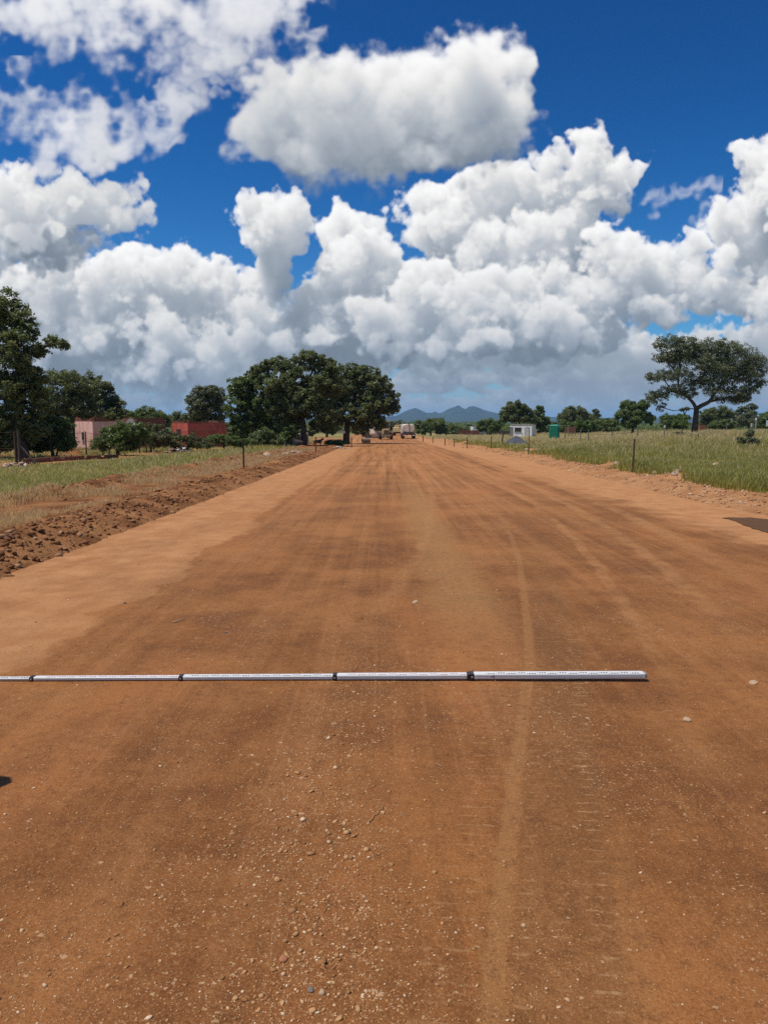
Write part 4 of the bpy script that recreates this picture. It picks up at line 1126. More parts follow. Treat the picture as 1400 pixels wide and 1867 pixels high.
bgtree('dark wide tree right of the solitary tree trunk', 1304, 178, [(1292, 756, 22, 10), (1312, 750, 20, 9), (1328, 758, 18, 12), (1300, 772, 30, 10)], M_LEAF, n=13000, leaf=.2)
bgtree('low green tree in front of the dark wide tree', 1316, 168, [(1306, 776, 14, 7), (1324, 774, 14, 8)], n=5000, leaf=.2)
bgtree('dark tree with two knobbly tops near the right edge', 1364, 185, [(1352, 746, 10, 6), (1372, 742, 10, 6), (1360, 756, 22, 9), (1350, 768, 22, 10)], M_LEAF_G, n=10000, leaf=.2)
bgtree('hedge like green tree cut by the right edge', 1395, 190, [(1388, 764, 16, 9), (1408, 760, 18, 12), (1396, 776, 22, 7)], n=8000, leaf=.2)
bgtree('dusty green tree left of the grader', 672, 180, [(664, 780, 14, 10), (682, 778, 12, 9)], n=5000)
bgtree('hazy tree behind the grader', 710, 260, [(700, 774, 16, 9), (722, 776, 16, 9), (742, 780, 12, 8)], M_LEAF_G, n=6000)
bgtree('low tree left of the thick bare trunk in the distance', 596, 165, [(580, 776, 18, 12), (604, 780, 16, 10)], n=6000)
bgtree('low dark shrub tree under the central clump far behind the track', 560, 150, [(548, 784, 18, 9), (566, 786, 14, 8)], M_LEAF, n=5000)
# shrubs in the right field
T('leafy_bush', 'feathery grey green shrub beside the white topped fence post', gp(1363, 816), [(1365, 795, 6, 10), (1360, 806, 9, 7), (1352, 810, 9, 4), (1372, 808, 7, 6)], trunk_r=.015, stems=4, n_leaves=3200, leaf=.05, clump=.2, mat=M_LEAF_G, cat='bush')
T('leafy_bush', 'low green shrub in the grass left of the solitary tree trunk', gp(1242, 799), [(1242, 794, 9, 4), (1232, 796, 8, 3)], trunk_r=.02, stems=3, n_leaves=1800, leaf=.09, clump=.2, mat=M_LEAF_O, cat='bush')

# far bush country: one mass of low crowns running to the foot of the hills
def woodland():
    rng = np.random.default_rng(77)
    q = rng.random(5200); Y = 1 / (1 / 240 * (1 - q) + 1 / 5200 * q)
    X = rng.uniform(-.60, .60, len(Y)) * Y
    keep = ~((np.abs(X - 3.5) < 9) & (Y < 330)); X, Y = X[keep], Y[keep]
    Z = terr(X, Y)
    r = rng.uniform(1.6, 3.4, len(Y)) * np.clip(Y / 420., .8, 3.2)
    C = []; Rr = []
    for i in range(3):
        C.append(np.stack([X + rng.normal(0, .6, len(X)) * r, Y + rng.normal(0, .6, len(X)) * r, Z + np.minimum(r, 3.2) * rng.uniform(.4, .85, len(X))], 1)); Rr.append(r * rng.uniform(.5, .8, len(X)))
    C = np.concatenate(C); Rr = np.concatenate(Rr)
    n = 150000
    w = Rr ** 2 / (C[:, 1] ** 1.0); idx = rng.choice(len(C), n, p=w / w.sum())
    d = rng.normal(0, 1, (n, 3)); d /= np.linalg.norm(d, axis=1)[:, None]; d[:, 2] = np.abs(d[:, 2])
    P = C[idx] + d * Rr[idx][:, None] * np.array([1, 1, .55]) * (.7 + .3 * rng.random(n))[:, None]
    N = d + rng.normal(0, .5, (n, 3)); N /= np.linalg.norm(N, axis=1)[:, None]
    A = np.cross(N, rng.normal(0, 1, (n, 3))); A /= np.linalg.norm(A, axis=1)[:, None]; B = np.cross(N, A)
    s = (.16 * np.clip(C[idx, 1] / 160., 1.6, 9) * rng.uniform(.7, 1.4, n))[:, None]
    V = np.stack([P - A * s, P - B * s * .7, P + A * s, P + B * s * .7], 1)
    o = np_mesh('woodland', V.reshape(-1, 3), np.arange(n * 4).reshape(n, 4), M_LEAF_M, tint=np.repeat(np.clip(rng.random(n) * .6 + rng.random(len(C))[idx] * .4, 0, 1), 4))
    tag(o, 'far bush country stretching across the plain to the blue hills', 'woodland', kind='stuff')
woodland()

# ---------------------------------------------------------------- hills
def hills():
    t = NT('hill_bush'); p = t.pos()
    n = t.noise(p, .006, 6, .65); n2 = t.noise(p, .03, 4, .7)
    c = t.mix(t.ramp(n, .35, .65), (.020, .034, .020), (.046, .056, .030))
    c = t.mix(t.math('MULTIPLY', t.ramp(n2, .56, .7), .5), c, (.12, .11, .085))
    m = t.bsdf(c, .95, None, .05)
    D = 7200.; k = D / F_PX
    prof = [(560, 764), (640, 762.5), (690, 761), (720, 757.5), (736, 750.5), (748, 745), (757, 743), (764, 746), (776, 752), (786, 752), (792, 749.5), (799, 753), (806, 751), (816, 745), (826, 741.5), (834, 738.5), (842, 744), (847, 745), (853, 740), (862, 740), (874, 744.5), (886, 749), (902, 752.5), (930, 756), (975, 759), (1060, 760.5), (1180, 761), (1290, 759.5), (1420, 758.5), (1600, 761)]
    us = np.array([a for a, _ in prof]); hs = np.array([(764.5 - b) * k for _, b in prof]) + 24
    xs = np.linspace((540 - 700) * k, (1620 - 700) * k, 420); ds = np.linspace(-1300, 1500, 60)
    X, Dd = np.meshgrid(xs, ds)
    H = np.interp(X / k + 700, us, hs)
    rid = 1 - np.abs(Dd + 300 * (fbm(X / 700., Dd * 0 + 1, 2) - .5)) / 1350.
    rid = np.clip(rid, 0, 1)
    sp = fbm(X / 260., Dd / 420. + 3, 4)
    Z = H * np.clip(rid ** 1.25 * (1 - .55 * (sp - .5) * (1 - rid) * 2.2), 0, 1.0) * (1 + .05 * (fbm(X / 60., Dd / 90., 3) - .5)) - 30
    V = np.stack([X, Dd + D, Z], -1).reshape(-1, 3)
    nx, ny = len(xs), len(ds); i = np.arange(ny - 1)[:, None] * nx + np.arange(nx - 1)[None, :]
    o = np_mesh('hills', V, np.stack([i, i + 1, i + nx + 1, i + nx], -1).reshape(-1, 4), m, smooth=True)
    tag(o, 'range of blue hazy hills with two pointed peaks on the horizon', 'hills', kind='structure')
hills()
# ---------------------------------------------------------------- levelling staff across the road
def staff():
    white = paint('staff_white', (.74, .74, .72), .35, .10, (.45, .30, .18), 14, .4)
    grey = paint('staff_aluminium', (.66, .65, .61), .42, .12, (.40, .28, .18), 14, .35, 0.)
    black = paint('staff_black', (.012, .012, .014), .5, .08, (.1, .06, .04), 20)
    red = paint('staff_red', (.50, .055, .045), .5, .08, (.3, .2, .15), 20)
    blk = paint('clamp_black', (.010, .010, .012), .35, .06, (.1, .06, .04), 20, .5)
    R_ = gp(1172, 1241, road_z); L_ = gp(0, 1241, road_z)
    z1, z0 = float(road_z(R_.x, R_.y)), float(road_z(L_.x, L_.y))
    a = math.atan2(L_.y - R_.y, L_.x - R_.x)
    root = thing('measuring_staff', 'long white telescopic measuring staff with black joints lying across the road', 'measuring staff', (R_.x, R_.y, z1 + .024), a)
    # in its own frame the staff runs along +x (to the left of the photograph); small sag towards the left
    root.rotation_euler = (0, math.radians(.45), a)
    cuts = [0.0, 1.128, 2.037, 3.063, 4.063, 5.05]
    w = [.058, .052, .046, .040, .034]; h = [.034, .030, .026, .022, .018]
    for i in range(5):
        x0, x1 = cuts[i], cuts[i + 1]
        b = MB(); b.m = 0
        zc = .0
        W, H = w[i], h[i]
        ch = .004
        prof = [(-W / 2 + ch, 0), (W / 2 - ch, 0), (W / 2, ch), (W / 2, H - ch), (W / 2 - ch, H), (-W / 2 + ch, H), (-W / 2, H - ch), (-W / 2, ch)]
        b.m = 1
        b.prism([(p, q + zc) for p, q in prof], 'x', x0, x1 - (.002 if i < 4 else 0))
        b.m = 0                       # white graduated face, proud of the extrusion by a film
        b.box(((x0 + x1) / 2, 0, H + .0006), (x1 - x0 - .02, W - 2 * ch - .001, .0012))
        # graduation: groups of three dashes stepping from one half of the face to the other
        b.m = 2
        dirn = 1
        x = x0 + .035; kk = 0
        near = 1 if math.cos(a) < 0 else -1       # side of the face towards the camera
        while x < x1 - .09:
            off = near * W * (.10 if kk % 2 else .30)
            for q in range(3):
                b.box((x + .008 + q * .017, off, H + .0018), (.010, W * .20, .0010))
            b.box((x + .058, off, H + .0018), (.006, W * .10, .0010))
            x += .068; kk += 1
        b.m = 3
        # engraved grooves along the side
        for zz in (.34, .66):
            b.box(((x0 + x1) / 2, near * (W / 2 + .0004), H * zz), (x1 - x0 - .03, .0008, .0016))
        s = b.build('staff_section', [white, grey, black if i % 2 == 0 else red, paint('groove_grey', (.33, .33, .31), .5, .1)], root)
        if i < 4:
            c = MB()
            c.box((x1 + .012, 0, H / 2 - .0005), (.028, W + .006, H + .006), bev=.002)
            cl = c.build('joint_clamp', blk, root)
            k = MB(); k.tube([(x1 + .012, near * (W / 2 + .004), H * .5), (x1 + .012, near * (W / 2 + .0085), H * .5)], [.0055, .0048], 12)
            k.build('release_button', paint('button_grey', (.42, .42, .40), .5), cl)
    # end plug and the second black band near the first joint, with its little marks
    e = MB(); e.box((-.006, 0, .017), (.022, .050, .030), bev=.003); e.build('end_cap', paint('cap_grey', (.30, .28, .24), .6, .3, (.2, .12, .07)), root)
    e = MB(); e.box((1.163, 0, h[1] / 2), (.020, w[1] + .007, h[1] + .006), bev=.002); e.build('band', blk, root)
    near = 1 if math.cos(a) < 0 else -1
    m = MB()                     # a small stamped "10" on the side
    for (xx, zz, lx, lz) in ((1.012, .020, .0025, .014), (0.998, .027, .010, .0022), (0.998, .013, .010, .0022), (0.994, .020, .0022, .014), (1.002, .020, .0022, .014)):
        m.box((xx, near * (w[0] / 2 + .0010), zz), (lx, .0008, lz))
    m.build('stamp', blk, root)
staff()

# ---------------------------------------------------------------- odd stones and twigs on the road
def rock(name, label, cat, p, s, mat, seed, flat=.6, group=None, sub=2, rough=.28):
    rng = np.random.default_rng(seed)
    bm = bmesh.new(); bmesh.ops.create_icosphere(bm, subdivisions=sub, radius=1.)
    off = rng.normal(0, 1, (6, 3))
    for v in bm.verts:
        d = v.co.normalized()
        k = 1 + rough * sum(max(0, d.dot(Vector(o).normalized()) - .55) * (-1.2 if i % 2 else 1.0) for i, o in enumerate(off)) + rng.uniform(-.05, .05)
        v.co = Vector((d.x * s[0] * k, d.y * s[1] * k, d.z * s[2] * k))
    me = bpy.data.meshes.new(name); bm.to_mesh(me); bm.free()
    me.materials.append(mat)
    o = bpy.data.objects.new(name, me); COL.objects.link(o)
    o.location = (p[0], p[1], p[2] + s[2] * .35); o.rotation_euler = (rng.uniform(-.2, .2), rng.uniform(-.2, .2), rng.uniform(0, 6.28))
    return tag(o, label, cat, group)
def road_pt(u, v):
    return gp(u, v, road_z)
S_PALE = paint('stone_pale', (.50, .34, .20), .85, .2, (.35, .2, .1), 30, .2, 0, .4)
S_RED = paint('stone_red', (.42, .16, .075), .85, .2, (.5, .3, .18), 30, .2, 0, .4)
S_GREY = paint('stone_grey', (.20, .17, .145), .85, .2, (.3, .18, .1), 30, .2, 0, .4)
SG = 'loose stones lying on the road'
rock('stone', 'flat reddish stone in the pebble strip at the bottom of the picture', 'stone', road_pt(517, 1750), (.018, .012, .008), S_RED, 1, group=SG)
rock('stone', 'grey stone half pressed into the road right of the flat reddish stone', 'stone', road_pt(567, 1806), (.011, .011, .006), S_GREY, 2, group=SG)
rock('stone', 'creamy stone just right of the grey stone at the bottom', 'stone', road_pt(587, 1811), (.012, .009, .007), S_PALE, 3, group=SG)
rock('stone', 'small yellowish stone standing alone above the pebble strip', 'stone', road_pt(664, 1637), (.007, .007, .006), S_PALE, 4, group=SG)
rock('stone', 'pale oval stone right of the staff end on smooth earth', 'stone', road_pt(1251, 1313), (.030, .022, .012), S_PALE, 5, group=SG)
rock('stone', 'larger pale flat stone near the right frame edge by the staff', 'stone', road_pt(1372, 1245), (.040, .026, .010), S_PALE, 6, group=SG)
rock('stone', 'pale sliver of stone on the road beyond the staff, left of the smooth track', 'stone', road_pt(757, 1098), (.055, .025, .012), S_PALE, 7, group=SG)
rock('stone', 'whitish pebble low in the right half beside the tread marks', 'stone', road_pt(954, 1688), (.009, .008, .006), S_PALE, 8, group=SG)
rock('stone', 'dark stone on the dry left shoulder beyond the staff', 'stone', road_pt(228, 1100), (.016, .013, .012), S_GREY, 9, group=SG)
rock('stone', 'grey flat stone on damp road left of centre beyond the staff', 'stone', road_pt(412, 1154), (.020, .012, .008), S_GREY, 10, group=SG)
def twig(label, pts, r, col):
    b = MB()
    P = [road_pt(*q) for q in pts]
    b.tube([(p.x, p.y, p.z + r * 1.4 + .004 * math.sin(i * 1.7) ** 2) for i, p in enumerate(P)], [r * (1 - .5 * i / len(P)) for i in range(len(P))], 7)
    o = b.build('twig', paint('twig_' + label[:5], col, .9, .3, (.2, .1, .05), 40), None, True)
    tag(o, label, 'twig', 'twigs dropped on the road')
twig('short crooked brown twig lying near the middle of the road', [(670, 1501), (679, 1495), (681, 1488), (689, 1486), (691, 1478), (697, 1477), (698, 1470)], .0026, (.44, .27, .13))
twig('thin pale grass stalk on the road above the crooked twig', [(795, 1392), (799, 1396), (805, 1398)], .0016, (.6, .45, .28))
twig('pale bent stick on the damp road left of centre beyond the staff', [(316, 1136), (328, 1133), (338, 1130)], .006, (.5, .34, .2))

# ---------------------------------------------------------------- posts
RUST = paint('rusty_iron', (.060, .036, .026), .85, .4, (.14, .06, .03), 12)
WOODG = paint('grey_wood', (.20, .165, .13), .9, .4, (.10, .07, .05), 8)
WOODD = paint('dark_wood', (.070, .052, .040), .9, .4, (.14, .10, .07), 8)
CONC = paint('concrete', (.42, .40, .37), .9, .35, (.22, .16, .11), 4)
WHITE = paint('white_paint', (.78, .77, .73), .6, .22, (.42, .30, .20), 5)
def stake(label, p, h, r=.022, lean=(0, 0), mat=RUST, name='iron_stake', group='stakes along the road edges', cat='stake', cap=None):
    """A steel fence dropper: Y-section post with notches, here a tapered three-ribbed bar."""
    root = thing(name, label, cat, (p.x, p.y, p.z), random.uniform(0, 6), group)
    b = MB(); top = Vector((lean[0] * h, lean[1] * h, h))
    b.tube([(0, 0, -.15), top * .5, top], [r * .75, r * .72, r * .70], 6)
    for k in range(3):
        a = k * 2.1
        o = Vector((math.cos(a), math.sin(a), 0)) * r * .8
        b.tube([o + Vector((0, 0, -.1)), o + top], r * .38, 4)
    b.build('post', mat, root)
    if cap:
        c = MB(); c.box(top + Vector((0, 0, -.08 * h)), (r * 2.6, r * 2.6, .16 * h), bev=r * .2); c.build('painted_top', cap, root)
    else:
        c = MB()
        for q in (.86,): c.tube([top * q + Vector((r * 1.3, 0, 0)), top * q + Vector((0, r * 1.3, .01)), top * q + Vector((-r * 1.3, 0, 0)), top * q + Vector((0, -r * 1.3, 0)), top * q + Vector((r * 1.3, 0, 0))], r * .14, 4)
        c.build('wire_tie', RUST, root)
    return root
def px_h(p, v0, v1): return abs(v0 - v1) / F_PX * p.y
for (u, v, vt, r, ln, lab) in (
    (445, 867, 815, .030, (.0, .0), 'dark iron stake on the left soil bank, nearest on that side'),
    (576, 829, 800, .026, (.01, 0), 'rusty stake standing on the left soil bank before the central trees'),
    (641, 817, 797, .020, (0, 0), 'thin stake just right of the thick bare tree trunk'),
    (1152, 872, 812, .030, (.03, .0), 'dark leaning stake on the right bank beside the pale rubble, nearest on that side'),
    (963, 836, 802, .020, (0, 0), 'thin stake on the right bank just right of the dark gravel heap'),
    (895, 822, 800, .020, (0, 0), 'thin stake left of the leaning wooden post by the gravel heap'),
    (851, 818, 798, .020, (0, 0), 'thin stake by the right road edge, fifth from the nearest'),
    (828, 815, 799, .020, (.01, 0), 'thin stake by the right road edge, sixth from the nearest'),
    (811, 813, 800, .020, (0, 0), 'thin stake by the right road edge, seventh from the nearest'),
    (789, 808, 796, .020, (0, 0), 'thin stake by the right road edge, second nearest to the tanker'),
    (771, 806, 795, .020, (0, 0), 'thin stake by the right road edge, closest to the tanker')):
    p = gp(u, v)
    if p.x < 0: p.z = max(p.z, float(left_bank_z(p.x, p.y)))
    else: p.z = max(p.z, float(right_bank_z(p.x, p.y)))
    stake(lab, p, px_h(p, v, vt), r * max(1, p.y / 38), ln)
p = gp(914, 814); stake('thick dark wooden post leaning right beside the dark gravel heap', p, px_h(p, 814, 785), .075, (.12, 0), WOODD, 'wooden_post', None, 'post')
p = gp(876, 814); stake('short pale stick leaning far over in the grass left of the gravel heap', p, .45, .03, (1.1, 0), WOODG, 'wooden_post', None, 'post')

# ---------------------------------------------------------------- wire fences: posts and wires of one fence are its parts
def fence(name, label, posts, heights, r=.045, wires=(.25, .5, .75, .97), mesh=False, mat=WOODD, wire_r=.006, cat='fence', tilt=None, tops=None):
    root = thing(name, label, cat, tuple(posts[0]))
    o = posts[0]; T_ = []
    for i, (p, h) in enumerate(zip(posts, heights)):
        q = p - o; ln = (tilt[i] if tilt else (random.uniform(-.03, .03), random.uniform(-.03, .03)))
        top = q + Vector((ln[0] * h, ln[1] * h, h)); T_.append((q, top))
        b = MB(); b.tube([q + Vector((0, 0, -.25)), q.lerp(top, .5), top], [r * 1.05, r, r * .9], 7)
        pp = b.build('post', mat, root)
        if tops and tops.get(i):
            c = MB(); c.tube([q.lerp(top, .86), top + Vector((0, 0, .01))], [r * 1.12, r * 1.1], 8); c.build('painted_top', tops[i], pp)
    for w in wires:
        b = MB()
        for (q0, t0), (q1, t1) in zip(T_[:-1], T_[1:]):
            a, c = q0.lerp(t0, w), q1.lerp(t1, w); m = a.lerp(c, .5) - Vector((0, 0, .04))
            b.tube([a, m, c], wire_r, 4)
        b.build('wire', RUST, root)
    if mesh:
        b = MB()
        for (q0, t0), (q1, t1) in zip(T_[:-1], T_[1:]):
            L = (q1 - q0).length; n = max(2, int(L / .16))
            for k in range(n):
                a = q0.lerp(q1, k / n); c = t0.lerp(t1, k / n)
                a2 = q0.lerp(q1, min(1, (k + 4) / n)); c2 = t0.lerp(t1, min(1, (k + 4) / n))
                b.tube([a, c2], wire_r * .45, 3, False); b.tube([c, a2], wire_r * .45, 3, False)
        b.build('wire_mesh', RUST, root)
    return root
# yard fence at left: heavy strained corner, then posts along the yard
pts = [gp(u, v) for u, v in ((95, 836), (159, 832), (200, 829), (255, 827), (268, 826), (281, 825), (316, 822), (352, 818), (391, 816), (424, 814))]
fence('wire_fence', 'rusty wire mesh fence along the yards of the pink and red houses', pts, [px_h(p, 0, h) for p, h in zip(pts, (46, 45, 36, 42, 30, 34, 34, 34, 32, 30))], .04, (.3, .6, .95), True, WOODD, .008)
def strained_corner():
    p = gp(38, 851)
    root = thing('fence_corner', 'heavy double corner post with slanting brace at the left edge', 'fence corner', tuple(p))
    h = px_h(p, 850, 784); b = MB(); b.tube([(0, 0, -.2), (0, 0, h)], [.075, .065], 8); b.build('post', WOODD, root)
    b = MB(); b.tube([(-.22, .1, -.2), (-.24, .12, h * .98)], [.06, .055], 8); b.build('post', RUST, root)
    b = MB(); b.tube([(0, 0, h * .62), (.85, -.05, .02)], [.05, .05], 8); b.build('brace', WOODD, root)
    b = MB(); b.tube([(-.24, .1, h * .95), (-3.4, .5, h * .9)], .009, 4); b.tube([(-.24, .1, h * .5), (-3.4, .5, h * .45)], .009, 4)
    b.build('wire', RUST, root)
    b = MB()
    for k in range(22):
        b.tube([(.02 + k * .036, -.02, .02), (.02 + k * .036, -.02, max(.03, h * .60 * (1 - k / 23)))], .006, 3, False)
    for k in range(10):
        f = k / 10; b.tube([(.0, -.02, .05 + f * h * .55), (.82 * (1 - f), -.02, .05 + f * h * .55)], .006, 3, False)
    b.build('wire_mesh', RUST, root)
strained_corner()
# field fence at right
pts = [gp(u, v) for u, v in ((1027, 808), (1057, 808), (1072, 810), (1113, 806), (1161, 806), (1210, 804), (1241, 806), (1260, 808), (1271, 807), (1323, 792))]
hts = [px_h(p, 0, h) for p, h in zip(pts, (27, 24, 27, 20, 28, 28, 22, 18, 16, 17))]
fence('wire_fence', 'uneven wire fence crossing the tall grass of the right field', pts, hts, .05, (.35, .7, .95), False, WOODG, .010, tilt=[(.14, 0), (.02, 0), (-.02, 0), (.12, 0), (0, 0), (0, 0), (0, 0), (-.06, 0), (.02, 0), (.02, 0)], tops={5: WHITE})
p = gp(1367, 816); stake('tall pale fence post rising from the grey shrub near the right edge', p, px_h(p, 816, 772), .042, (.02, 0), WOODG, 'fence_post', None, 'fence post', CONC)
pts = [gd(u, 118) for u in (1030, 1036, 1042, 1048, 1054)]
fence('stick_fence', 'short row of thin sticks beside the green toilet', pts, [1.2, 1.5, 1.3, 1.4, 1.2], .04, (.5, .9), False, WOODG, .012)
# pale concrete pole with a white top far right, and a small sign
p = gd(1376, 165); stake('pale concrete pole with a white fitting on top before the far trees', p, px_h(p, 781, 755), .11, (0, 0), CONC, 'concrete_pole', None, 'pole', WHITE)
def signboard(label, p, w, h, z0, cat='sign', post=True):
    root = thing('sign_board', label, cat, tuple(p))
    b = MB(); b.box((0, 0, z0 + h / 2), (w, .03, h), bev=.008); b.build('board', WHITE, root)
    b = MB(); b.tube([(0, .05, -.1), (0, .05, z0 + h * .8)], .03, 8); b.build('post', RUST, root)
    return root
p = gd(1398, 150); signboard('small white board at the right edge in front of the far trees', p, .75, 1.15, px_h(p, 784, 775) + .1)
p = gd(626, 91); signboard('small white board on a post left of the thick bare tree trunk', p, .42, .34, 1.32)
p = gd(803, 215); stake('thin dark utility pole rising before the blue hills', p, px_h(p, 784, 757), .10, (0, 0), WOODD, 'utility_pole', None, 'pole')

# ---------------------------------------------------------------- buildings
PINK = paint('pink_plaster', (.76, .47, .37), .9, .50, (.42, .22, .15), .9, .1, 0, .25)
REDW = paint('red_plaster', (.56, .13, .09), .9, .55, (.26, .06, .045), .9, .1, 0, .25)
BRICK = paint('old_brick', (.25, .105, .065), .95, .5, (.12, .06, .04), 4, .1, 0, .6)
BEIGE = paint('beige_plaster', (.42, .35, .25), .9, .35, (.25, .18, .11), 1.5, .1, 0, .25)
HUTW = paint('hut_white', (.88, .86, .81), .85, .40, (.42, .28, .20), 1.1, .1, 0, .25)
GLASS = paint('dark_glass', (.02, .024, .028), .15, .1, (.1, .08, .06), 3, .6)
STEELW = paint('window_steel', (.10, .09, .085), .6, .3)
ROOFM = paint('roof_sheet', (.32, .29, .27), .5, .45, (.24, .12, .07), 3, .4, .3)
def house(name, label, corner, rot, lx, ly, h, wall, ragged=0., seed=1, roof=None, windows=(), doors=(), top=None):
    """Flat-roofed house: its near corner at `corner`; walls run along +x and +y of its own frame (rot turns it)."""
    rr = random.Random(seed)
    root = thing(name, label, 'house', tuple(corner), rot)
    t = .22
    b = MB()
    for (cx, cy, dx, dy) in ((lx / 2, t / 2, lx, t), (lx / 2, ly - t / 2, lx, t), (t / 2, ly / 2, t, ly - 2 * t - .004), (lx - t / 2, ly / 2, t, ly - 2 * t - .004)):
        b.box((cx, cy, h / 2 - .2), (dx, dy, h + .4))
    b.build('wall', wall, root)
    if ragged:
        b = MB(); b.m = 0               # courses of loose bricks stepping along the broken parapet
        def run(p0, p1):
            L = (p1 - p0).length; n = int(L / .24); d = (p1 - p0) / max(n, 1)
            ph = rr.uniform(0, 6); ang = math.atan2(d.y, d.x)
            for i in range(n):
                g = .5 + .5 * math.sin(ph + i * .42) + .35 * math.sin(ph * 2 + i * .17)
                hh = max(1, int(round(1.2 + ragged * g * 2.2 + rr.uniform(-.4, .4))))
                for c in range(hh):
                    q = p0 + d * (i + .5) + Vector((rr.uniform(-.012, .012), rr.uniform(-.012, .012), h + .045 + c * .082))
                    b.box(q, (.225, .19, .075), ang + rr.uniform(-.06, .06))
        run(Vector((.1, t / 2, 0)), Vector((lx - .1, t / 2, 0))); run(Vector((t / 2, .25, 0)), Vector((t / 2, ly - .1, 0)))
        run(Vector((.1, ly - t / 2, 0)), Vector((lx - .1, ly - t / 2, 0))); run(Vector((lx - t / 2, .25, 0)), Vector((lx - t / 2, ly - .25, 0)))
        b.build('broken_parapet', BRICK, root)
    b = MB(); b.box((lx / 2, ly / 2, h - .22), (lx - 2 * t - .02, ly - 2 * t - .02, .05), 0, math.radians(1.2)); b.build('roof', roof or ROOFM, root)
    if top:
        b = MB(); b.box((lx / 2, ly / 2, h + .05), (lx + .16, ly + .16, .10), bev=.015); b.build('roof_edge', top, root)
    for (side, x, z, w, hh) in windows:
        def place(dx, out, dz):
            if side == 'y0': return (x + dx, -out, z + dz)
            if side == 'x0': return (-out, x + dx, z + dz)
            if side == 'x1': return (lx + out, x + dx, z + dz)
        sw = (lambda a, o_, c: (a, o_, c)) if side == 'y0' else (lambda a, o_, c: (o_, a, c))
        f = MB()
        for (dx, dz, a, c) in ((0, hh / 2, w + .12, .07), (0, -hh / 2, w + .12, .07), (-w / 2, 0, .07, hh), (w / 2, 0, .07, hh), (0, 0, .045, hh), (0, .12 * hh, w, .04)):
            f.box(place(dx, .025, dz), sw(a, .06, c))
        fo = f.build('window', STEELW, root)
        g = MB(); g.box(place(0, .006, 0), sw(w, .02, hh)); g.build('pane', GLASS, fo)
        s = MB(); s.box(place(0, .06, -hh / 2 - .07), sw(w + .25, .14, .06)); s.build('sill', CONC, fo)
    for (side, x, w, hh, mat) in doors:
        def place(dx, out, z):
            return (x + dx, -out, z) if side == 'y0' else ((-out, x + dx, z) if side == 'x0' else (lx + out, x + dx, z))
        sw = (lambda a, o_, c: (a, o_, c)) if side == 'y0' else (lambda a, o_, c: (o_, a, c))
        d = MB(); d.box(place(0, .02, hh / 2), sw(w, .06, hh), bev=.01); do = d.build('door', mat, root)
        f = MB()
        for (dx, z, a, c) in ((-w / 2 - .04, hh / 2, .08, hh + .08), (w / 2 + .04, hh / 2, .08, hh + .08), (0, hh + .04, w, .08)): f.box(place(dx, .03, z), sw(a, .09, c))
        f.build('door_frame', STEELW, do)
        k = MB(); k.tube([place(w * .36, .05, hh * .47), place(w * .36, .11, hh * .47), place(w * .26, .12, hh * .47)], .018, 6); k.build('handle', STEELW, do)
    return root
def corner_house(u, D): return gd(u, D)
# near corner first; the sunlit left wall and the shaded wall along the road run back from it
c = corner_house(170, 66)
house('pink_house', 'pale pink flat roofed house with broken brick parapet behind the yard fence', c, R(40), 3.9, 4.8, 2.45, PINK, 1.7, 3, None,
      windows=(('y0', 2.2, 1.35, 1.2, .9), ('x0', 2.6, 1.1, .45, .7)))
c = corner_house(250, 71)
house('brick_house', 'bare brick room with broken top right of the pink house', c, R(40), 2.9, 2.4, 2.65, BRICK, .6, 5)
c = corner_house(343, 72)
house('red_house', 'red flat roofed house with dark broken top edge right of the rubbish heap', c, R(40), 4.1, 3.7, 2.35, REDW, 1.0, 8, None, windows=(('x0', 2.0, 1.4, .8, .7),))
c = corner_house(404, 88)
house('beige_house', 'beige house half hidden under the grey tree with a pale framed window', c, R(15), 2.9, 3.0, 2.35, BEIGE, .15, 9, None, windows=(('y0', 1.25, 1.2, 1.1, .8),))
c = corner_house(929, 158)
hut = house('white_hut', 'small white walled hut with stained roof edge, dark window and door', c, R(-24), 4.7, 3.6, 2.45, HUTW, 0, 4, None,
      windows=(('y0', 1.75, 1.45, 1.35, .85),), doors=(('y0', 3.75, .75, 1.85, paint('door_pale', (.62, .55, .50), .8, .5)), ('y0', .36, .5, 1.9, paint('door_grey', (.25, .25, .24), .8, .4))),
      top=paint('hut_edge', (.40, .31, .26), .95, .55, (.2, .13, .1), 2.))
c = corner_house(36, 60)
house('tin_shed', 'small dark shed with a white sheet roof under the huge left tree', c, R(20), 2.4, 2.2, 1.75, paint('shed_wall', (.10, .075, .06), .9, .4), 0, 6, top=WHITE)
# tiny buildings in the distance
c = corner_house(862, 240)
def plank_fence(name, label, c, rot, L, h, mat, n_post, cat='fence'):
    root = thing(name, label, cat, tuple(c), rot); b = MB()
    n = int(L / .5)
    for i in range(n): b.box((i * .5 + .25, random.uniform(-.02, .02), h / 2 - .1), (.485, .06, h + .2 + random.uniform(-.12, .12)))
    b.build('boards', mat, root); 
    for i in range(n_post):
        b = MB(); b.box((i * L / (n_post - 1), .1, h / 2), (.14, .12, h + .4)); b.build('post', WOODD, root)
    return root
REDF = paint('fence_red', (.20, .050, .035), .9, .45, (.1, .06, .04), 2)
plank_fence('board_fence', 'long red brown board fence left of the white hut', gd(836, 222), R(-2), 10.5, 1.35, REDF, 6)
plank_fence('board_fence', 'dark brown board fence just beside the left wall of the white hut', gd(899, 215), R(-2), 5.0, 1.2, WOODD, 4)
house('far_house', 'tiny pale house roof showing behind the red brown board fence', corner_house(862, 240), R(10), 2.8, 3., 2.5, HUTW, 0, 12, top=ROOFM)
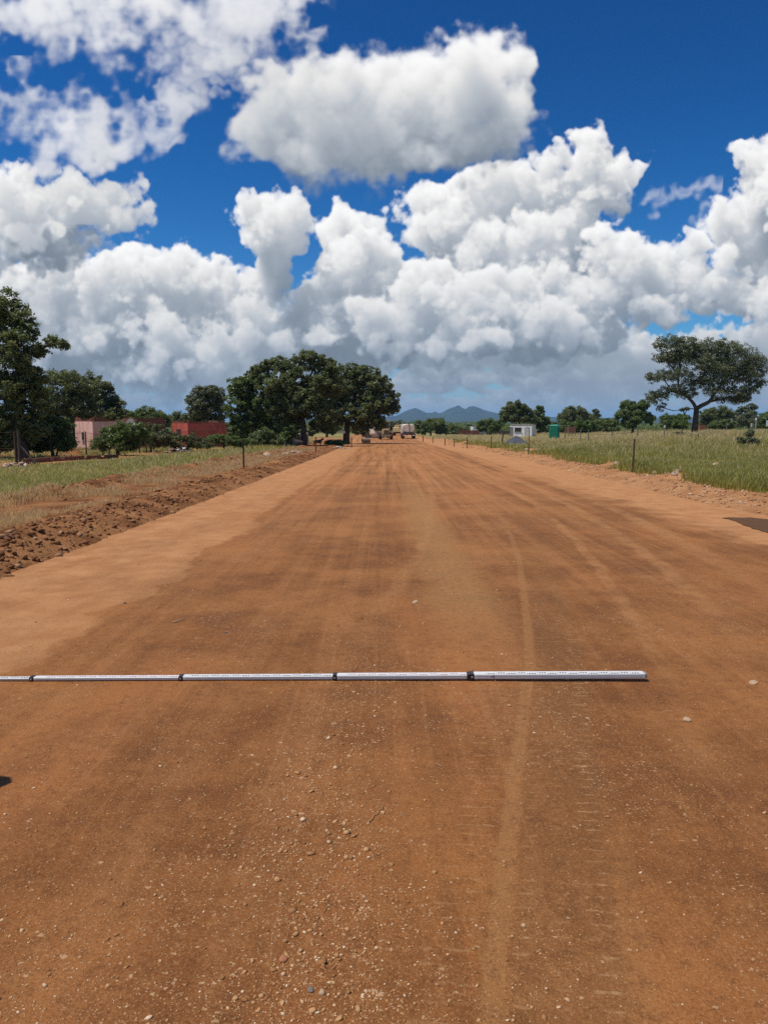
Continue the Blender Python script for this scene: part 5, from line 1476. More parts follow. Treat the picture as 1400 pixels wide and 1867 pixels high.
for (u, lab) in ((881.5, 'left one of two white upright posts left of the white hut'), (885, 'right one of two white upright posts left of the white hut')):
    p = gd(u, 205); stake(lab, p, 1.9, .17, (0, 0), WHITE, 'white_post', 'pair of white posts left of the hut', 'post')
house('brick_ruin', 'tiny brown brick room between the green toilet and the thicket', corner_house(1036, 165), R(0), 1.6, 1.5, 1.5, BRICK, .3, 13)
house('brick_ruin', 'tiny brown brick ruin just right of the solitary tree trunk', corner_house(1276, 160), R(0), 1.3, 1.5, 1.2, BRICK, .4, 14)
def tin_roof():
    p = gd(1022, 172); root = thing('lean_to', 'pale tilted roof sheet on poles behind the green toilet', 'shelter', tuple(p))
    b = MB()
    for i in range(9): b.box((-.9 + i * .2, 0, 2.15 - i * .045), (.21, 2.0, .02), 0, 0, R(12 if i % 2 else 14))
    b.build('roof_sheet', paint('zinc', (.62, .63, .62), .45, .25, (.3, .2, .12), 2, .5, .4), root)
    for x in (-.85, .7):
        for y in (-.9, .9): b = MB(); b.tube([(x, y, -.1), (x, y, 2.1 - (x + .9) * .22)], .05, 6); b.build('pole', WOODD, root)
tin_roof()
def panel_wall():
    p0 = gd(519, 81); p1 = gd(560, 86)
    d = p1 - p0; L = Vector((d.x, d.y)).length; a = math.atan2(d.y, d.x)
    root = thing('panel_wall', 'concrete panel wall with pale pillars under the central trees', 'wall', tuple(p0), a)
    for i in range(4):
        b = MB(); b.box((i * L / 3, 0, .60), (.30, .26, 1.45 + .1 * (i % 2)), bev=.03); b.build('pillar', CONC, root)
    for i in range(3):
        b = MB()
        for k in range(4): b.box(((i + .5) * L / 3, .02, .15 + k * .31), (L / 3 - .30, .10, .30), bev=.012)
        b.build('panel', paint('panel_brown', (.14, .095, .065), .95, .4, (.08, .05, .035), 3), root)
panel_wall()
def low_kerb():
    pts = [gp(u, v) for u, v in ((40, 846), (100, 841), (160, 838), (215, 836))]
    root = thing('brick_footing', 'low unfinished brick footing along the yard at left', 'footing', tuple(pts[0])); b = MB()
    for p, q in zip(pts[:-1], pts[1:]):
        d = q - p; n = int(d.length / .30); a = math.atan2(d.y, d.x)
        for i in range(n):
            for c in range(2 if random.random() < .85 else 1):
                m = p.lerp(q, (i + .5) / n) - pts[0]; b.box((m.x, m.y, m.z + .07 + c * .115), (.285, .2, .11), a + random.uniform(-.05, .05))
    b.build('brick_course', BRICK, root)
    return root
low_kerb()
def dish():
    p = at(241, 773, 62)
    root = thing('satellite_dish', 'white satellite dish fixed above the shrub on the pink house', 'satellite dish', tuple(p), R(-25))
    bm = MB(); n = 20; rings = 5; vs = []; fs = []
    for s, off in ((1, 0), (1, .02)):
        for i in range(rings + 1):
            r = .46 * i / rings; z = .16 * (i / rings) ** 2
            for k in range(n):
                a = 2 * math.pi * k / n; vs.append((r * math.cos(a), -z * 1. + off, r * math.sin(a)))
    N = (rings + 1) * n
    for o in (0, N):
        for i in range(rings):
            for k in range(n): fs.append((o + i * n + k, o + i * n + (k + 1) % n, o + (i + 1) * n + (k + 1) % n, o + (i + 1) * n + k))
    for k in range(n): fs.append((rings * n + k, rings * n + (k + 1) % n, N + rings * n + (k + 1) % n, N + rings * n + k))
    bm.add(vs, fs); bm.build('reflector', WHITE, root)
    b = MB(); b.tube([(0, -.14, -.44), (0, -.5, -.08)], .015, 6); b.box((0, -.52, -.05), (.06, .1, .06)); b.build('receiver_arm', STEELW, root)
    b = MB(); b.tube([(0, .02, 0), (0, .22, -.1), (0, .22, -1.2)], .025, 6); b.build('mast', STEELW, root)
dish()

# ---------------------------------------------------------------- heaps
def heap(name, label, cat, p, rx_, ry_, h, mat, seed, rough=.16):
    n, m = 64, 26; vs = []; rr = np.random.default_rng(seed); o1 = seed * 3.7
    for i in range(m + 1):
        f = i / m
        for k in range(n):
            a = 2 * math.pi * k / n
            e = 1 + .22 * (float(vnoise(math.cos(a) * 1.5 + o1, math.sin(a) * 1.5 + 4)) - .5)
            x, y = math.cos(a) * rx_ * f * e, math.sin(a) * ry_ * f * e
            z = h * max(0, (1 - f)) ** 1.0 * (.92 + .16 * float(vnoise(x * 1.4 + o1, y * 1.4))) - .08 * h * max(0, .25 - f) / .25 + rough * h * (float(fbm(x * 3 + o1, y * 3, 3)) - .5) * (1 if f < .98 else .2)
            vs.append((x, y, z - .05 * f * 1.6 + (tz(p.x + x, p.y + y) - p.z)))
    fs = [(i * n + k, i * n + (k + 1) % n, (i + 1) * n + (k + 1) % n, (i + 1) * n + k) for i in range(m) for k in range(n)]
    b = MB(); b.add(vs, fs); o = b.build(name, mat, None, False, tuple(p))
    return tag(o, label, cat)
M_DARKGR = soil_material('dark_gravel', (.075, .078, .088), (.11, .115, .125), (.05, .052, .06), (.2, .2, .21))
heap('gravel_heap', 'dark grey gravel heap in the grass before the white hut', 'heap', gd(940, 80) + Vector((0, 0, .12)), 1.65, 1.5, 1.05, M_DARKGR, 3, .06)
heap('earth_heap', 'red earth heap beside the glossy bush in the left yard', 'heap', gd(131, 49.5), 1.15, .9, .62, M_BANK_L, 5)
heap('earth_heap', 'orange earth heap behind the stakes right of the thick bare trunk', 'heap', gd(655, 104), 1.6, 1.4, 1.0, M_BANK_R, 7)
def rubbish():
    p = gd(331, 57); rr = random.Random(4)
    root = thing('rubbish_heap', 'heap of pale and dark rubbish in front of the red house', 'rubbish heap', tuple(p))
    for nm, mat, n in (('pale_litter', paint('litter_pale', (.62, .58, .55), .7, .3), 26), ('pink_litter', paint('litter_pink', (.48, .22, .18), .8, .3), 9), ('dark_litter', paint('litter_dark', (.03, .03, .035), .6, .3), 22)):
        b = MB()
        for i in range(n):
            x = rr.gauss(-.25 if nm != 'dark_litter' else .75, .42); y = rr.gauss(0, .25)
            z = max(.06, .42 * math.exp(-(x + .2) ** 2 * 1.4) * rr.uniform(.3, 1.15))
            b.box((x, y, z), (rr.uniform(.12, .34), rr.uniform(.08, .28), rr.uniform(.04, .18)), rr.uniform(0, 3), rr.uniform(-.6, .6), rr.uniform(-.6, .6), bev=.02)
        b.build(nm, mat, root)
rubbish()
ROCK = paint('boulder', (.50, .35, .23), .95, .4, (.30, .17, .10), 3, .1, 0, .6)
p = gp(487, 834); rock('boulder', 'large pale orange boulder in the verge grass before the central trees', 'boulder', p, (.42, .32, .22), ROCK, 31, sub=3, rough=.4)
def stone_pile(label, u, v, n, spread_, seed):
    p = gp(u, v); rng = np.random.default_rng(seed)
    x = rng.normal(0, spread_, n); y = rng.normal(0, spread_ * .6, n); X, Y = p.x + x, p.y + y
    s = rng.uniform(.06, .17, n); z = terr(X, Y) + .20 * np.exp(-(x * x + y * y) / spread_ ** 2) + s * .2
    o = stones('stone_pile', np.stack([X, Y, z], 1), s, M_RUB, .65, seed, .3); tag(o, label, 'stone pile')
stone_pile('scattered pile of pale stones on the verge right of the orange boulder', 540, 829, 34, .8, 51)
stone_pile('small pile of pale stones at the end of the left bank by the weedy bush', 618, 819, 20, .7, 52)
stone_pile('pile of broken stones at the foot of the corner post at the left edge', 30, 853, 22, .45, 53)
p = gp(1304, 857); rock('stone', 'single pale yellow stone lying in the green grass of the right field', 'stone', p + Vector((0, 0, .16)), (.17, .12, .10), S_PALE, 33)
def culvert():
    p = gp(667, 808); root = thing('drain_pipe', 'short dark concrete pipe lying at the left road edge near the grader', 'pipe', tuple(p + Vector((0, 0, .1))), R(20))
    b = MB(); n = 20; vs = []; 
    for x in (-.55, .55):
        for r in (.30, .24):
            for k in range(n): a = 2 * math.pi * k / n; vs.append((x, r * math.cos(a), .25 + r * math.sin(a)))
    fs = []
    for k in range(n):
        k2 = (k + 1) % n
        fs += [(k, k2, 2 * n + k2, 2 * n + k), (n + k, 3 * n + k, 3 * n + k2, n + k2), (k, n + k, n + k2, k2), (2 * n + k, 2 * n + k2, 3 * n + k2, 3 * n + k)]
    b.add(vs, fs); b.build('pipe_shell', paint('pipe_dark', (.20, .16, .13), .9, .4, (.12, .07, .04), 4), root)
culvert()
for (u, v, vt, lab) in ((661, 806, 792, 'left wooden peg of two beside the concrete pipe'), (671, 806, 791, 'right wooden peg of two beside the concrete pipe')):
    p = gp(u, v); p = Vector((p.x, p.y, p.z)); stake(lab, p, 1.15, .05, (0, 0), WOODG, 'wooden_peg', 'pegs by the concrete pipe', 'peg')

# ---------------------------------------------------------------- green toilet
def toilet():
    p = gd(1010, 102)
    GRN = paint('toilet_green', (.008, .21, .115), .5, .12, (.05, .09, .06), 2, .4)
    GRD = paint('toilet_green_dark', (.006, .145, .082), .5, .12, (.05, .09, .06), 2, .4)
    root = thing('portable_toilet', 'green plastic portable toilet standing in the field grass', 'toilet', tuple(p), R(-30))
    W, H = 1.14, 2.02
    b = MB(); b.box((0, 0, .08), (W + .06, W + .06, .16), bev=.03); b.build('base', GRD, root)
    b = MB(); b.box((0, 0, .16 + (H - .2) / 2), (W, W, H - .2), bev=.05)
    for s in (-1, 1):
        for k in (-.36, -.12, .12, .36):
            b.box((s * (W / 2 + .01), k, 1.0), (.03, .07, 1.5), bev=.01); b.box((k, (W / 2 + .01), 1.0), (.07, .03, 1.5), bev=.01)
    b.build('cabin', GRN, root)
    b = MB(); b.box((0, -W / 2 - .012, 1.02), (.78, .04, 1.62), bev=.012)
    for z in (.45, .95, 1.45): b.box((0, -W / 2 - .034, z), (.60, .02, .34), bev=.008)
    d = b.build('door', GRD, root)
    h = MB(); h.box((.30, -W / 2 - .05, 1.02), (.05, .04, .16), bev=.01); h.build('handle', STEELW, d)
    b = MB(); vs = []
    for (s, z) in ((.60, H - .06), (.60, H + .02), (.44, H + .16), (.20, H + .20)):
        vs += [(s * x, s * y, z) for x, y in ((-1, -1), (1, -1), (1, 1), (-1, 1))]
    fs = [(i * 4 + k, i * 4 + (k + 1) % 4, (i + 1) * 4 + (k + 1) % 4, (i + 1) * 4 + k) for i in range(3) for k in range(4)] + [(3, 2, 1, 0), (12, 13, 14, 15)]
    b.add(vs, fs); b.build('roof', GRN, root)
    b = MB(); b.tube([(.42, .42, H), (.42, .42, H + .35)], .05, 8); b.build('vent_pipe', GRD, root)
toilet()

# ---------------------------------------------------------------- vehicles
TYRE = paint('tyre_rubber', (.022, .020, .019), .9, .5, (.16, .09, .05), 6, .2)
YEL = paint('plant_yellow', (.56, .41, .17), .55, .5, (.32, .19, .10), 3, .4)
CREAM = paint('tank_cream', (.82, .70, .53), .5, .4, (.42, .22, .12), 1.6, .4)
CABW = paint('cab_white', (.78, .77, .74), .35, .15, (.4, .26, .16), 3, .5)
CHAS = paint('chassis_dark', (.035, .032, .03), .7, .4, (.15, .09, .05), 5)
LRED = paint('lamp_red', (.42, .02, .015), .3, .1)
LCLR = paint('lamp_clear', (.75, .74, .70), .2, .1)
def wheel(parent, c, r, w):
    o = MB(); prof = [(r * .58, -w / 2), (r * .92, -w / 2), (r, -w * .34), (r, w * .34), (r * .92, w / 2), (r * .58, w / 2)]
    n = 24; vs = []; 
    for k in range(n):
        a = 2 * math.pi * k / n
        for (q, x) in prof: vs.append((x, q * math.cos(a), q * math.sin(a)))
    m = len(prof); fs = [(k * m + i, k * m + (i + 1) % m, ((k + 1) % n) * m + (i + 1) % m, ((k + 1) % n) * m + i) for k in range(n) for i in range(m)]
    o.add(vs, fs); wh = o.build('wheel', TYRE, parent, False, c)
    h = MB(); h.tube([(-w * .40, 0, 0), (w * .40, 0, 0)], r * .58, 18); h.tube([(-w * .5, 0, 0), (w * .5, 0, 0)], r * .2, 10); h.build('rim', CHAS, wh)
    return wh
def tanker():
    p = gd(745, 140); p.z = float(road_z(p.x, p.y)) if -4 < p.x < 8 else p.z
    root = thing('water_tanker', 'cream water tanker truck driving away on the right of the road', 'truck', tuple(p), R(1))
    def ell(w, h, n=28): return [(w * (abs(math.cos(a)) ** .72) * (1 if math.cos(a) >= 0 else -1), h * (abs(math.sin(a)) ** .72) * (1 if math.sin(a) >= 0 else -1)) for a in [2 * math.pi * k / n for k in range(n)]]
    b = MB()
    n = 28; vs = []; st = [(0, .90), (.05, .97), (.16, 1.0), (4.6, 1.0), (4.75, .97), (4.8, .9)]
    for (y, s) in st:
        for (x, z) in ell(1.12 * s, .78 * s): vs.append((x, y, 1.98 + z))
    fs = [(i * n + k, i * n + (k + 1) % n, (i + 1) * n + (k + 1) % n, (i + 1) * n + k) for i in range(len(st) - 1) for k in range(n)] + [tuple(range(n))[::-1], tuple(range((len(st) - 1) * n, len(st) * n))]
    b.add(vs, fs)
    for y in (.14, 2.4, 4.66):
        for i, (x, z) in enumerate(ell(1.14, .80)): pass
    tk = b.build('tank', CREAM, root)
    b = MB(); b.tube([(.12, -.04, 1.25), (.12, -.04, 2.70)], .035, 8); b.box((0, 1.2, 2.80), (.5, .5, .12), bev=.03); b.box((0, -.02, 2.78), (.16, .16, .16), bev=.03); b.build('filler_pipe', CHAS, tk)
    b = MB()
    for s in (-1, 1): b.box((s * .42, 2.9, .98), (.16, 8.0, .26), bev=.02)
    b.box((0, .0, .86), (2.3, .16, .30), bev=.03); b.box((0, -.02, 1.14), (2.2, .10, .14), bev=.02)
    for k in (0, 1, 2): b.box((0, .4 + k * 2.0, 1.18), (1.6, .16, .14), bev=.02)
    b.build('chassis', CHAS, root)
    b = MB(); b.tube([(-1.1, -.12, .62), (1.1, -.12, .62)], .06, 8)
    for k in range(7): b.box((-.9 + k * .3, -.18, .58), (.1, .08, .08))
    b.build('spray_bar', CREAM, root)
    b = MB(); b.box((0, 6.3, 1.75), (2.35, 1.75, 1.9), bev=.14); b.box((0, 6.6, .86), (2.3, 1.6, .5), bev=.06); cab = b.build('cab', CABW, root)
    for s in (-1, 1): g = MB(); g.box((s * 1.18, 6.5, 2.05), (.02, .9, .7), bev=.006); g.build('window', GLASS, cab)
    g = MB(); g.box((0, 7.19, 2.05), (2.0, .02, .75), bev=.006); g.build('windscreen', GLASS, cab)
    for s in (-1, 1):
        m = MB(); m.tube([(s * 1.16, 7.0, 2.3), (s * 1.42, 7.0, 2.3)], .02, 6); m.box((s * 1.44, 6.98, 2.05), (.2, .06, .45), bev=.02); m.build('mirror', CHAS, cab)
        l = MB(); l.box((s * .92, -.09, .86), (.30, .03, .14), bev=.008); l.build('tail_light', LRED, root)
        f = MB(); f.box((s * 1.02, 1.5, 1.10), (.44, 2.6, .05), bev=.015); f.build('mudguard', CHAS, root)
        for (y, ww) in ((.85, .52), (2.15, .52), (6.5, .30)): wheel(root, (s * (1.02 if ww > .4 else 1.05), y, .50), .50, ww)
    b = MB()
    for s in (-1, 1): b.box((-1.12 + .02 * s, -.02 + .0 * s, 1.95), (.05, .05, 1.55)) if s < 0 else None
    b.box((-1.16, .0, 2.70), (.05, .4, .05)); b.build('ladder', CREAM, root)
tanker()
def grader():
    p = gd(704, 128); p.z = float(road_z(p.x, p.y)) if -4 < p.x < 8 else p.z
    root = thing('road_grader', 'dusty yellow road grader with canopy and dark rear tyres seen from behind', 'grader', tuple(p), R(4))
    b = MB(); b.box((0, 1.3, 1.35), (1.15, 2.6, .95), bev=.08); b.box((0, .1, 1.30), (1.0, .35, .75), bev=.05); hood = b.build('engine_hood', YEL, root)
    g = MB()
    for k in range(9): g.box((0, -.09, .98 + k * .08), (.82, .03, .035))
    g.build('radiator_grille', CHAS, hood)
    b = MB(); b.box((0, -.12, .72), (1.9, .22, .34), bev=.04); b.build('counterweight', CHAS, root)
    b = MB()
    for k in (-.7, -.35, 0, .35, .7): b.tube([(k, -.2, .8), (k, -.55, .65), (k, -.62, .2)], [.055, .05, .02], 6)
    b.build('ripper', YEL, root)
    b = MB()
    for x in (-.72, .72):
        for y in (2.75, 4.1): b.box((x, y, 2.25), (.08, .08, 1.7))
    b.box((0, 3.4, 1.35), (1.6, 1.5, .5), bev=.05); cabf = b.build('cab_frame', YEL, root)
    b = MB(); b.box((0, 3.4, 3.14), (1.75, 1.75, .10), bev=.04); b.build('canopy', YEL, root)
    g = MB(); g.box((0, 2.74, 2.25), (1.3, .02, 1.3)); g.build('rear_window', GLASS, cabf)
    b = MB(); b.box((0, 6.0, 1.7), (.34, 4.2, .36), bev=.05); b.box((0, 8.1, 1.0), (.5, .5, 1.4), bev=.05); b.build('main_frame', YEL, root)
    b = MB(); b.box((-.25, 5.6, .55), (3.9, .10, .62), R(14), R(-12), 0, bev=.015); b.build('blade', paint('blade_steel', (.42, .36, .30), .45, .4, (.3, .18, .1), 4, .5, .5), root)
    b = MB(); b.tube([(.38, .9, 1.8), (.38, .9, 2.6)], .05, 8); b.build('exhaust', CHAS, root)
    for s in (-1, 1):
        for y in (.55, 1.95): wheel(root, (s * .95, y, .62), .62, .42)
        wheel(root, (s * .95, 8.0, .58), .58, .34)
        l = MB(); l.box((s * .72, -.24, .80), (.2, .03, .12)); l.build('tail_light', LRED, root)
        b = MB(); b.box((s * .62, .2, 1.95), (.14, .10, .10), bev=.02); b.build('work_lamp', LCLR, root)
grader()
def dumper(label, u, D, rot, mat, s=1.0):
    p = gd(u, D); p.z = float(road_z(p.x, p.y)) if -4 < p.x < 8 else p.z
    root = thing('tipper_truck', label, 'truck', tuple(p), rot)
    b = MB(); b.prism([(0, 1.05), (4.0, .95), (4.15, 2.3), (.15, 2.1)], 'x', -1.15, 1.15)
    for k in range(6): b.box((-1.19, .5 + k * .65, 1.6), (.06, .1, 1.05)); b.box((1.19, .5 + k * .65, 1.6), (.06, .1, 1.05))
    b.build('tipper_body', mat, root)
    b = MB()
    for q in (-1, 1): b.box((q * .42, 2.7, .85), (.16, 6.4, .24), bev=.02)
    b.box((0, -.05, .72), (2.1, .14, .24), bev=.02); b.build('chassis', CHAS, root)
    b = MB(); b.box((0, 5.4, 1.7), (2.3, 1.6, 1.9), bev=.14); b.box((0, 5.2, 2.75), (1.9, .9, .2), bev=.08); cab = b.build('cab', mat, root)
    g = MB(); g.box((0, 4.59, 2.1), (1.5, .02, .5)); g.build('window', GLASS, cab)
    for q in (-1, 1):
        for y in (.9, 2.1, 5.6): wheel(root, (q * 1.0, y, .5), .5, .34)
        l = MB(); l.box((q * .85, -.135, .72), (.26, .03, .12)); l.build('tail_light', LRED, root)
dumper('small yellow machine truck standing behind the grader at the bend', 724, 195, R(-6), YEL)
def excavator():
    p = gd(683, 150)
    root = thing('excavator', 'pale yellow excavator parked left of the grader under the tree', 'excavator', tuple(p), R(35))
    for s in (-1, 1):
        b = MB(); b.prism([(-1.6, .1), (-1.75, .4), (-1.55, .75), (1.55, .75), (1.75, .4), (1.6, .1), (1.4, 0), (-1.4, 0)], 'x', s * 1.0 - .28, s * 1.0 + .28)
        b.build('crawler_track', TYRE, root)
    b = MB(); b.box((0, -.5, 1.35), (2.3, 2.4, .85), bev=.12); b.box((0, -1.3, 1.6), (2.3, .8, 1.1), bev=.15); b.build('upper_body', CREAM, root)
    b = MB(); b.box((-.65, .75, 1.95), (.95, 1.4, 1.7), bev=.1); cab = b.build('cab', CREAM, root)
    g = MB(); g.box((-.65, 1.46, 2.1), (.75, .02, 1.1)); g.box((-1.135, .75, 2.15), (.02, 1.0, .9)); g.build('window', GLASS, cab)
    b = MB(); b.tube([(.3, .6, 1.5), (.3, 2.2, 3.2), (.3, 3.6, 2.9)], [.22, .24, .16], 8); b.build('boom', CREAM, root)
    b = MB(); b.tube([(.3, 3.5, 3.05), (.3, 4.2, 1.2)], [.17, .12], 8); b.build('stick', CREAM, root)
    b = MB(); b.prism([(3.9, 1.2), (4.5, 1.1), (4.7, .5), (4.2, .15), (3.8, .5)], 'x', -.15, .75); b.build('bucket', CHAS, root)
excavator()
def pickup():
    p = gd(991, 215)
    root = thing('pickup_truck', 'white pickup with a red load bed panel parked beside the hut', 'pickup truck', tuple(p), R(90))
    # own frame: forward is -y ; rotated so that it stands across the view, cab to the right
    root.rotation_euler = (0, 0, R(84))
    prof = [(-2.55, .55), (-2.5, 1.02), (-1.35, 1.10), (-.95, 1.62), (.25, 1.66), (.42, 1.10), (.42, .45), (-2.4, .45)]
    b = MB(); b.prism([(y, z) for y, z in prof], 'x', -.85, .85); body = b.build('body', CABW, root)
    b = MB(); b.box((0, 1.55, .75), (1.7, 2.2, .12))
    for s in (-1, 1): b.box((s * .83, 1.55, .98), (.06, 2.2, .40), bev=.015)
    b.box((0, 2.66, .98), (1.66, .05, .40), bev=.01); b.box((0, .47, 1.0), (1.66, .05, .44), bev=.01); b.build('load_bed', CABW, root)
    b = MB(); b.box((.87, 2.0, .86), (.02, 1.3, .34)); b.box((-.87, 2.0, .86), (.02, 1.3, .34)); b.build('red_panel', paint('panel_red', (.42, .045, .04), .4, .2), root)
    for s in (-1, 1):
        g = MB(); g.prism([(-1.22, 1.12), (-.90, 1.54), (.16, 1.58), (.28, 1.12)], 'x', s * .853, s * .868); g.build('side_window', GLASS, body)
        d = MB(); d.box((s * .86, -.35, .82), (.02, 1.05, .55), bev=.006); do = d.build('door', CABW, body)
        k = MB(); k.box((s * .885, .05, .98), (.03, .16, .04)); k.build('handle', CHAS, do)
        for y in (-1.65, 1.55): wheel(root, (s * .78, y, .34), .34, .22)
        l = MB(); l.box((s * .65, -2.56, .85), (.3, .04, .16)); l.build('headlight', LCLR, body)
        l = MB(); l.box((s * .74, 2.70, .95), (.12, .03, .28)); l.build('tail_light', LRED, root)
    g = MB(); g.prism([(-1.33, 1.12), (-.98, 1.58), (-.96, 1.56), (-1.30, 1.10)], 'x', -.72, .72); g.build('windscreen', GLASS, body)
    b = MB(); b.box((0, -2.58, .58), (1.7, .10, .2), bev=.03); b.build('bumper', CHAS, root)
pickup()
def scrap_car():
    p = gd(888, 200)
    root = thing('parked_car', 'small pale car half hidden by grass left of the white hut', 'car', tuple(p), R(80))
    prof = [(-1.9, .45), (-1.9, .85), (-1.1, .95), (-.6, 1.38), (.7, 1.38), (1.3, .98), (1.9, .92), (1.95, .45)]
    b = MB(); b.prism(prof, 'x', -.78, .78); body = b.build('body', paint('car_beige', (.55, .53, .48), .4, .3), root)
    for s in (-1, 1):
        g = MB(); g.prism([(-.95, .98), (-.55, 1.30), (.65, 1.30), (1.1, .98)], 'x', s * .783, s * .795); g.build('side_window', GLASS, body)
        for y in (-1.2, 1.25): wheel(root, (s * .7, y, .30), .30, .19)
scrap_car()

# ---------------------------------------------------------------- goats in the shade
def goat(label, p, rot, mat, lying=False):
    V = [(0, -.32, .52), (0, 0, .54), (0, .30, .56), (0, .46, .70), (0, .56, .82), (0, .72, .78)]; Rr = [.13, .17, .15, .085, .075, .045]
    E = [(0, 1), (1, 2), (2, 3), (3, 4), (4, 5)]
    def leg(root_, pts, rads):
        i0 = root_
        for q, r in zip(pts, rads):
            V.append(q); Rr.append(r); E.append((i0, len(V) - 1)); i0 = len(V) - 1
    for s in (-1, 1):
        leg(2, [(s * .09, .30, .38), (s * .09, .31, .20), (s * .09, .30, .02)], [.065, .035, .028])
        leg(0, [(s * .10, -.30, .38), (s * .10, -.40, .22), (s * .10, -.37, .02)], [.08, .036, .028])
        leg(4, [(s * .07, .52, .88), (s * .14, .50, .86)], [.03, .022])
        leg(4, [(s * .035, .50, .93), (s * .05, .42, 1.02)], [.022, .010])
    leg(0, [(0, -.42, .58), (0, -.48, .62)], [.03, .02])
    me = bpy.data.meshes.new('goat'); me.from_pydata(V, E, []); me.update()
    o = bpy.data.objects.new('goat', me); COL.objects.link(o)
    m = o.modifiers.new('skin', 'SKIN')
    for sv, r in zip(me.skin_vertices[0].data, Rr): sv.radius = (r, r)
    me.skin_vertices[0].data[1].use_root = True
    o.modifiers.new('sub', 'SUBSURF').levels = 1; o.modifiers['sub'].render_levels = 1
    dg = bpy.context.evaluated_depsgraph_get(); me2 = bpy.data.meshes.new_from_object(o.evaluated_get(dg))
    o.modifiers.clear(); o.data = me2; me2.materials.clear(); me2.materials.append(mat)
    o.location = p; o.rotation_euler = (0, 0, rot)
    return tag(o, label, 'goat', 'goats under the trees')
goat('dark grey goat standing by the concrete panel wall', gd(545, 78), R(80), paint('goat_dark', (.055, .05, .05), .9, .3))
goat('brown goat standing on the bare earth right of the panel wall', gd(579, 80), R(-95), paint('goat_brown', (.12, .055, .03), .9, .3))
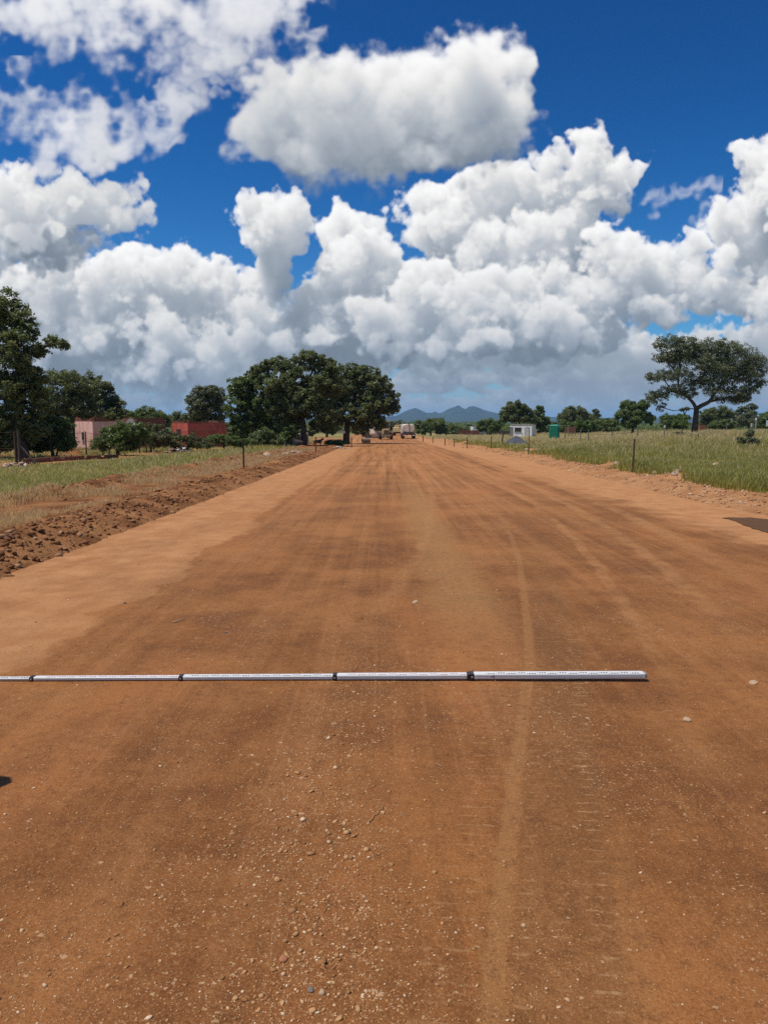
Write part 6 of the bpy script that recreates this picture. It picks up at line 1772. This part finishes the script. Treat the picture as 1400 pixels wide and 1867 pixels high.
# ---------------------------------------------------------------- the companion whose shadow reaches into the view from the left
def skin_mesh(V, E, Rr, root_i, sub=2):
    me = bpy.data.meshes.new('skin'); me.from_pydata(V, E, []); me.update()
    o = bpy.data.objects.new('skin', me); COL.objects.link(o)
    m = o.modifiers.new('skin', 'SKIN')
    for sv, r in zip(me.skin_vertices[0].data, Rr):
        sv.radius = r if isinstance(r, tuple) else (r, r)
    me.skin_vertices[0].data[root_i].use_root = True
    u = o.modifiers.new('sub', 'SUBSURF'); u.levels = sub; u.render_levels = sub
    dg = bpy.context.evaluated_depsgraph_get(); out = bpy.data.meshes.new_from_object(o.evaluated_get(dg))
    bpy.data.objects.remove(o)
    return out
def person():
    tip = gp(22, 1425, road_z)
    x0, y0 = tip.x - .42 * 1.74 - .175, tip.y - .15 * 1.74
    root = thing('person', 'person in a cap standing by the left frame edge, shadow tip reaching onto the road', 'person', (x0, y0, float(road_z(x0, y0))))
    V, E, Rr = [], [], []
    def chain(start, pts):
        i = start
        for p, r in pts:
            V.append(p); Rr.append(r)
            if i is not None: E.append((i, len(V) - 1))
            i = len(V) - 1
        return i
    chain(None, [((0, 0, .94), (.15, .105))])
    n = chain(0, [((0, 0, 1.10), (.145, .10)), ((.01, 0, 1.28), (.17, .115)), ((0, 0, 1.42), (.13, .085)), ((.005, 0, 1.50), .058), ((.02, 0, 1.56), .062), ((.03, 0, 1.63), (.082, .092)), ((.025, 0, 1.70), (.075, .082))])
    chain(6, [((.115, 0, 1.615), .012)])                                     # nose
    for s in (-1, 1): chain(6, [((.02, s * .085, 1.62), .014)])              # ears
    for s in (-1, 1):
        chain(0, [((0, s * .095, .86), .088), ((.02, s * .10, .50), .058), ((-.005, s * .105, .28), .054), ((-.01, s * .11, .09), .040), ((.06, s * .115, .045), .045), ((.15, s * .12, .035), .036)])
        w = chain(3, [((0, s * .17, 1.41), .062), ((-.01, s * .225, 1.28), .050), ((-.015, s * .255, 1.12), .042), ((.04, s * .265, .95), .034), ((.065, s * .265, .88), .027)])
        h = chain(w, [((.085, s * .265, .825), (.024, .034))])
        for k, (a, L) in enumerate(((-.03, .060), (-.010, .072), (.010, .068), (.028, .052))):
            chain(h, [((.095 + a * .6, s * (.262), .795 - .004 * k), .0095), ((.112 + a * .7, s * .258, .795 - L * .62), .0085), ((.108 + a * .6, s * .252, .795 - L), .007)])
        chain(w, [((.105, s * .245, .845), .011), ((.122, s * .238, .812), .009)])
    me = skin_mesh(V, E, Rr, 0)
    SK = paint('skin_tone', (.16, .085, .05), .6, .1); SH = paint('work_shirt', (.10, .14, .22), .9, .2); TR = paint('work_trousers', (.055, .06, .075), .9, .25); BO = paint('work_boots', (.04, .028, .02), .7, .4)
    for m in (SK, SH, TR, BO): me.materials.append(m)
    for p in me.polygons:
        c = p.center; arm = abs(c.y) > .19
        p.material_index = 0 if c.z > 1.475 or (arm and c.z < 1.16) else (1 if c.z > .96 or arm else (2 if c.z > .12 else 3))
        p.use_smooth = True
    o = bpy.data.objects.new('body', me); COL.objects.link(o); o.parent = root
    for s in (-1, 1):
        e = MB(); e.tube([(.098, s * .033, 1.648), (.110, s * .033, 1.648)], [.013, .008], 10); e.build('eye', paint('eye_dark', (.02, .016, .014), .2, .05), root, True)
    e = MB(); e.tube([(.100, -.024, 1.572), (.106, 0, 1.570), (.100, .024, 1.572)], .006, 6); e.build('mouth', paint('lip', (.14, .055, .045), .5, .05), root, True)
    b = MB(); n_ = 20; vs = []; fs = []
    for i in range(6):
        a = i / 5 * math.pi / 2
        for k in range(n_):
            q = 2 * math.pi * k / n_; vs.append((.025 + .105 * math.cos(a) * math.cos(q), .095 * math.cos(a) * math.sin(q), 1.685 + .085 * math.sin(a)))
    for i in range(5):
        for k in range(n_): fs.append((i * n_ + k, i * n_ + (k + 1) % n_, (i + 1) * n_ + (k + 1) % n_, (i + 1) * n_ + k))
    b.add(vs, fs)
    b.prism([(.09, -.075), (.17, -.055), (.205, 0), (.17, .055), (.09, .075)], 'z', 1.680, 1.690)
    b.build('cap', paint('cap_blue', (.05, .06, .10), .85, .2), root)
person()
# ---------------------------------------------------------------- air
def haze():
    hi = max((o.matrix_world @ Vector(c)).z for o in bpy.data.objects if o.type == 'MESH' for c in o.bound_box)
    m = bpy.data.materials.new('haze_air'); m.use_nodes = True; nt = m.node_tree; nt.nodes.clear()
    o_ = nt.nodes.new('ShaderNodeOutputMaterial'); v = nt.nodes.new('ShaderNodeVolumePrincipled')
    v.inputs['Color'].default_value = (.40, .66, 1., 1); v.inputs['Density'].default_value = HAZE_D; v.inputs['Anisotropy'].default_value = 0.
    nt.links.new(v.outputs[0], o_.inputs['Volume'])
    b = MB(); lo = -140.; x = 15000.
    b.box((0, 6000, (hi + 15 + lo) / 2), (2 * x, 2 * x, hi + 15 - lo))
    o = b.build('haze', m); tag(o, 'thin blue haze in the air over the plain', 'haze', kind='stuff')
HAZE_D = 7.5e-5
bpy.context.view_layer.update()
haze()
SC.cycles.max_bounces = 8; SC.cycles.diffuse_bounces = 3; SC.cycles.glossy_bounces = 2; SC.cycles.transmission_bounces = 4; SC.cycles.volume_bounces = 1
SC.cycles.transparent_max_bounces = 8
SC.cycles.use_adaptive_sampling = False
SC.cycles.use_denoising = False
SC.cycles.sample_clamp_indirect = 4.
SC.render.film_transparent = False
SC.view_settings.exposure = .14
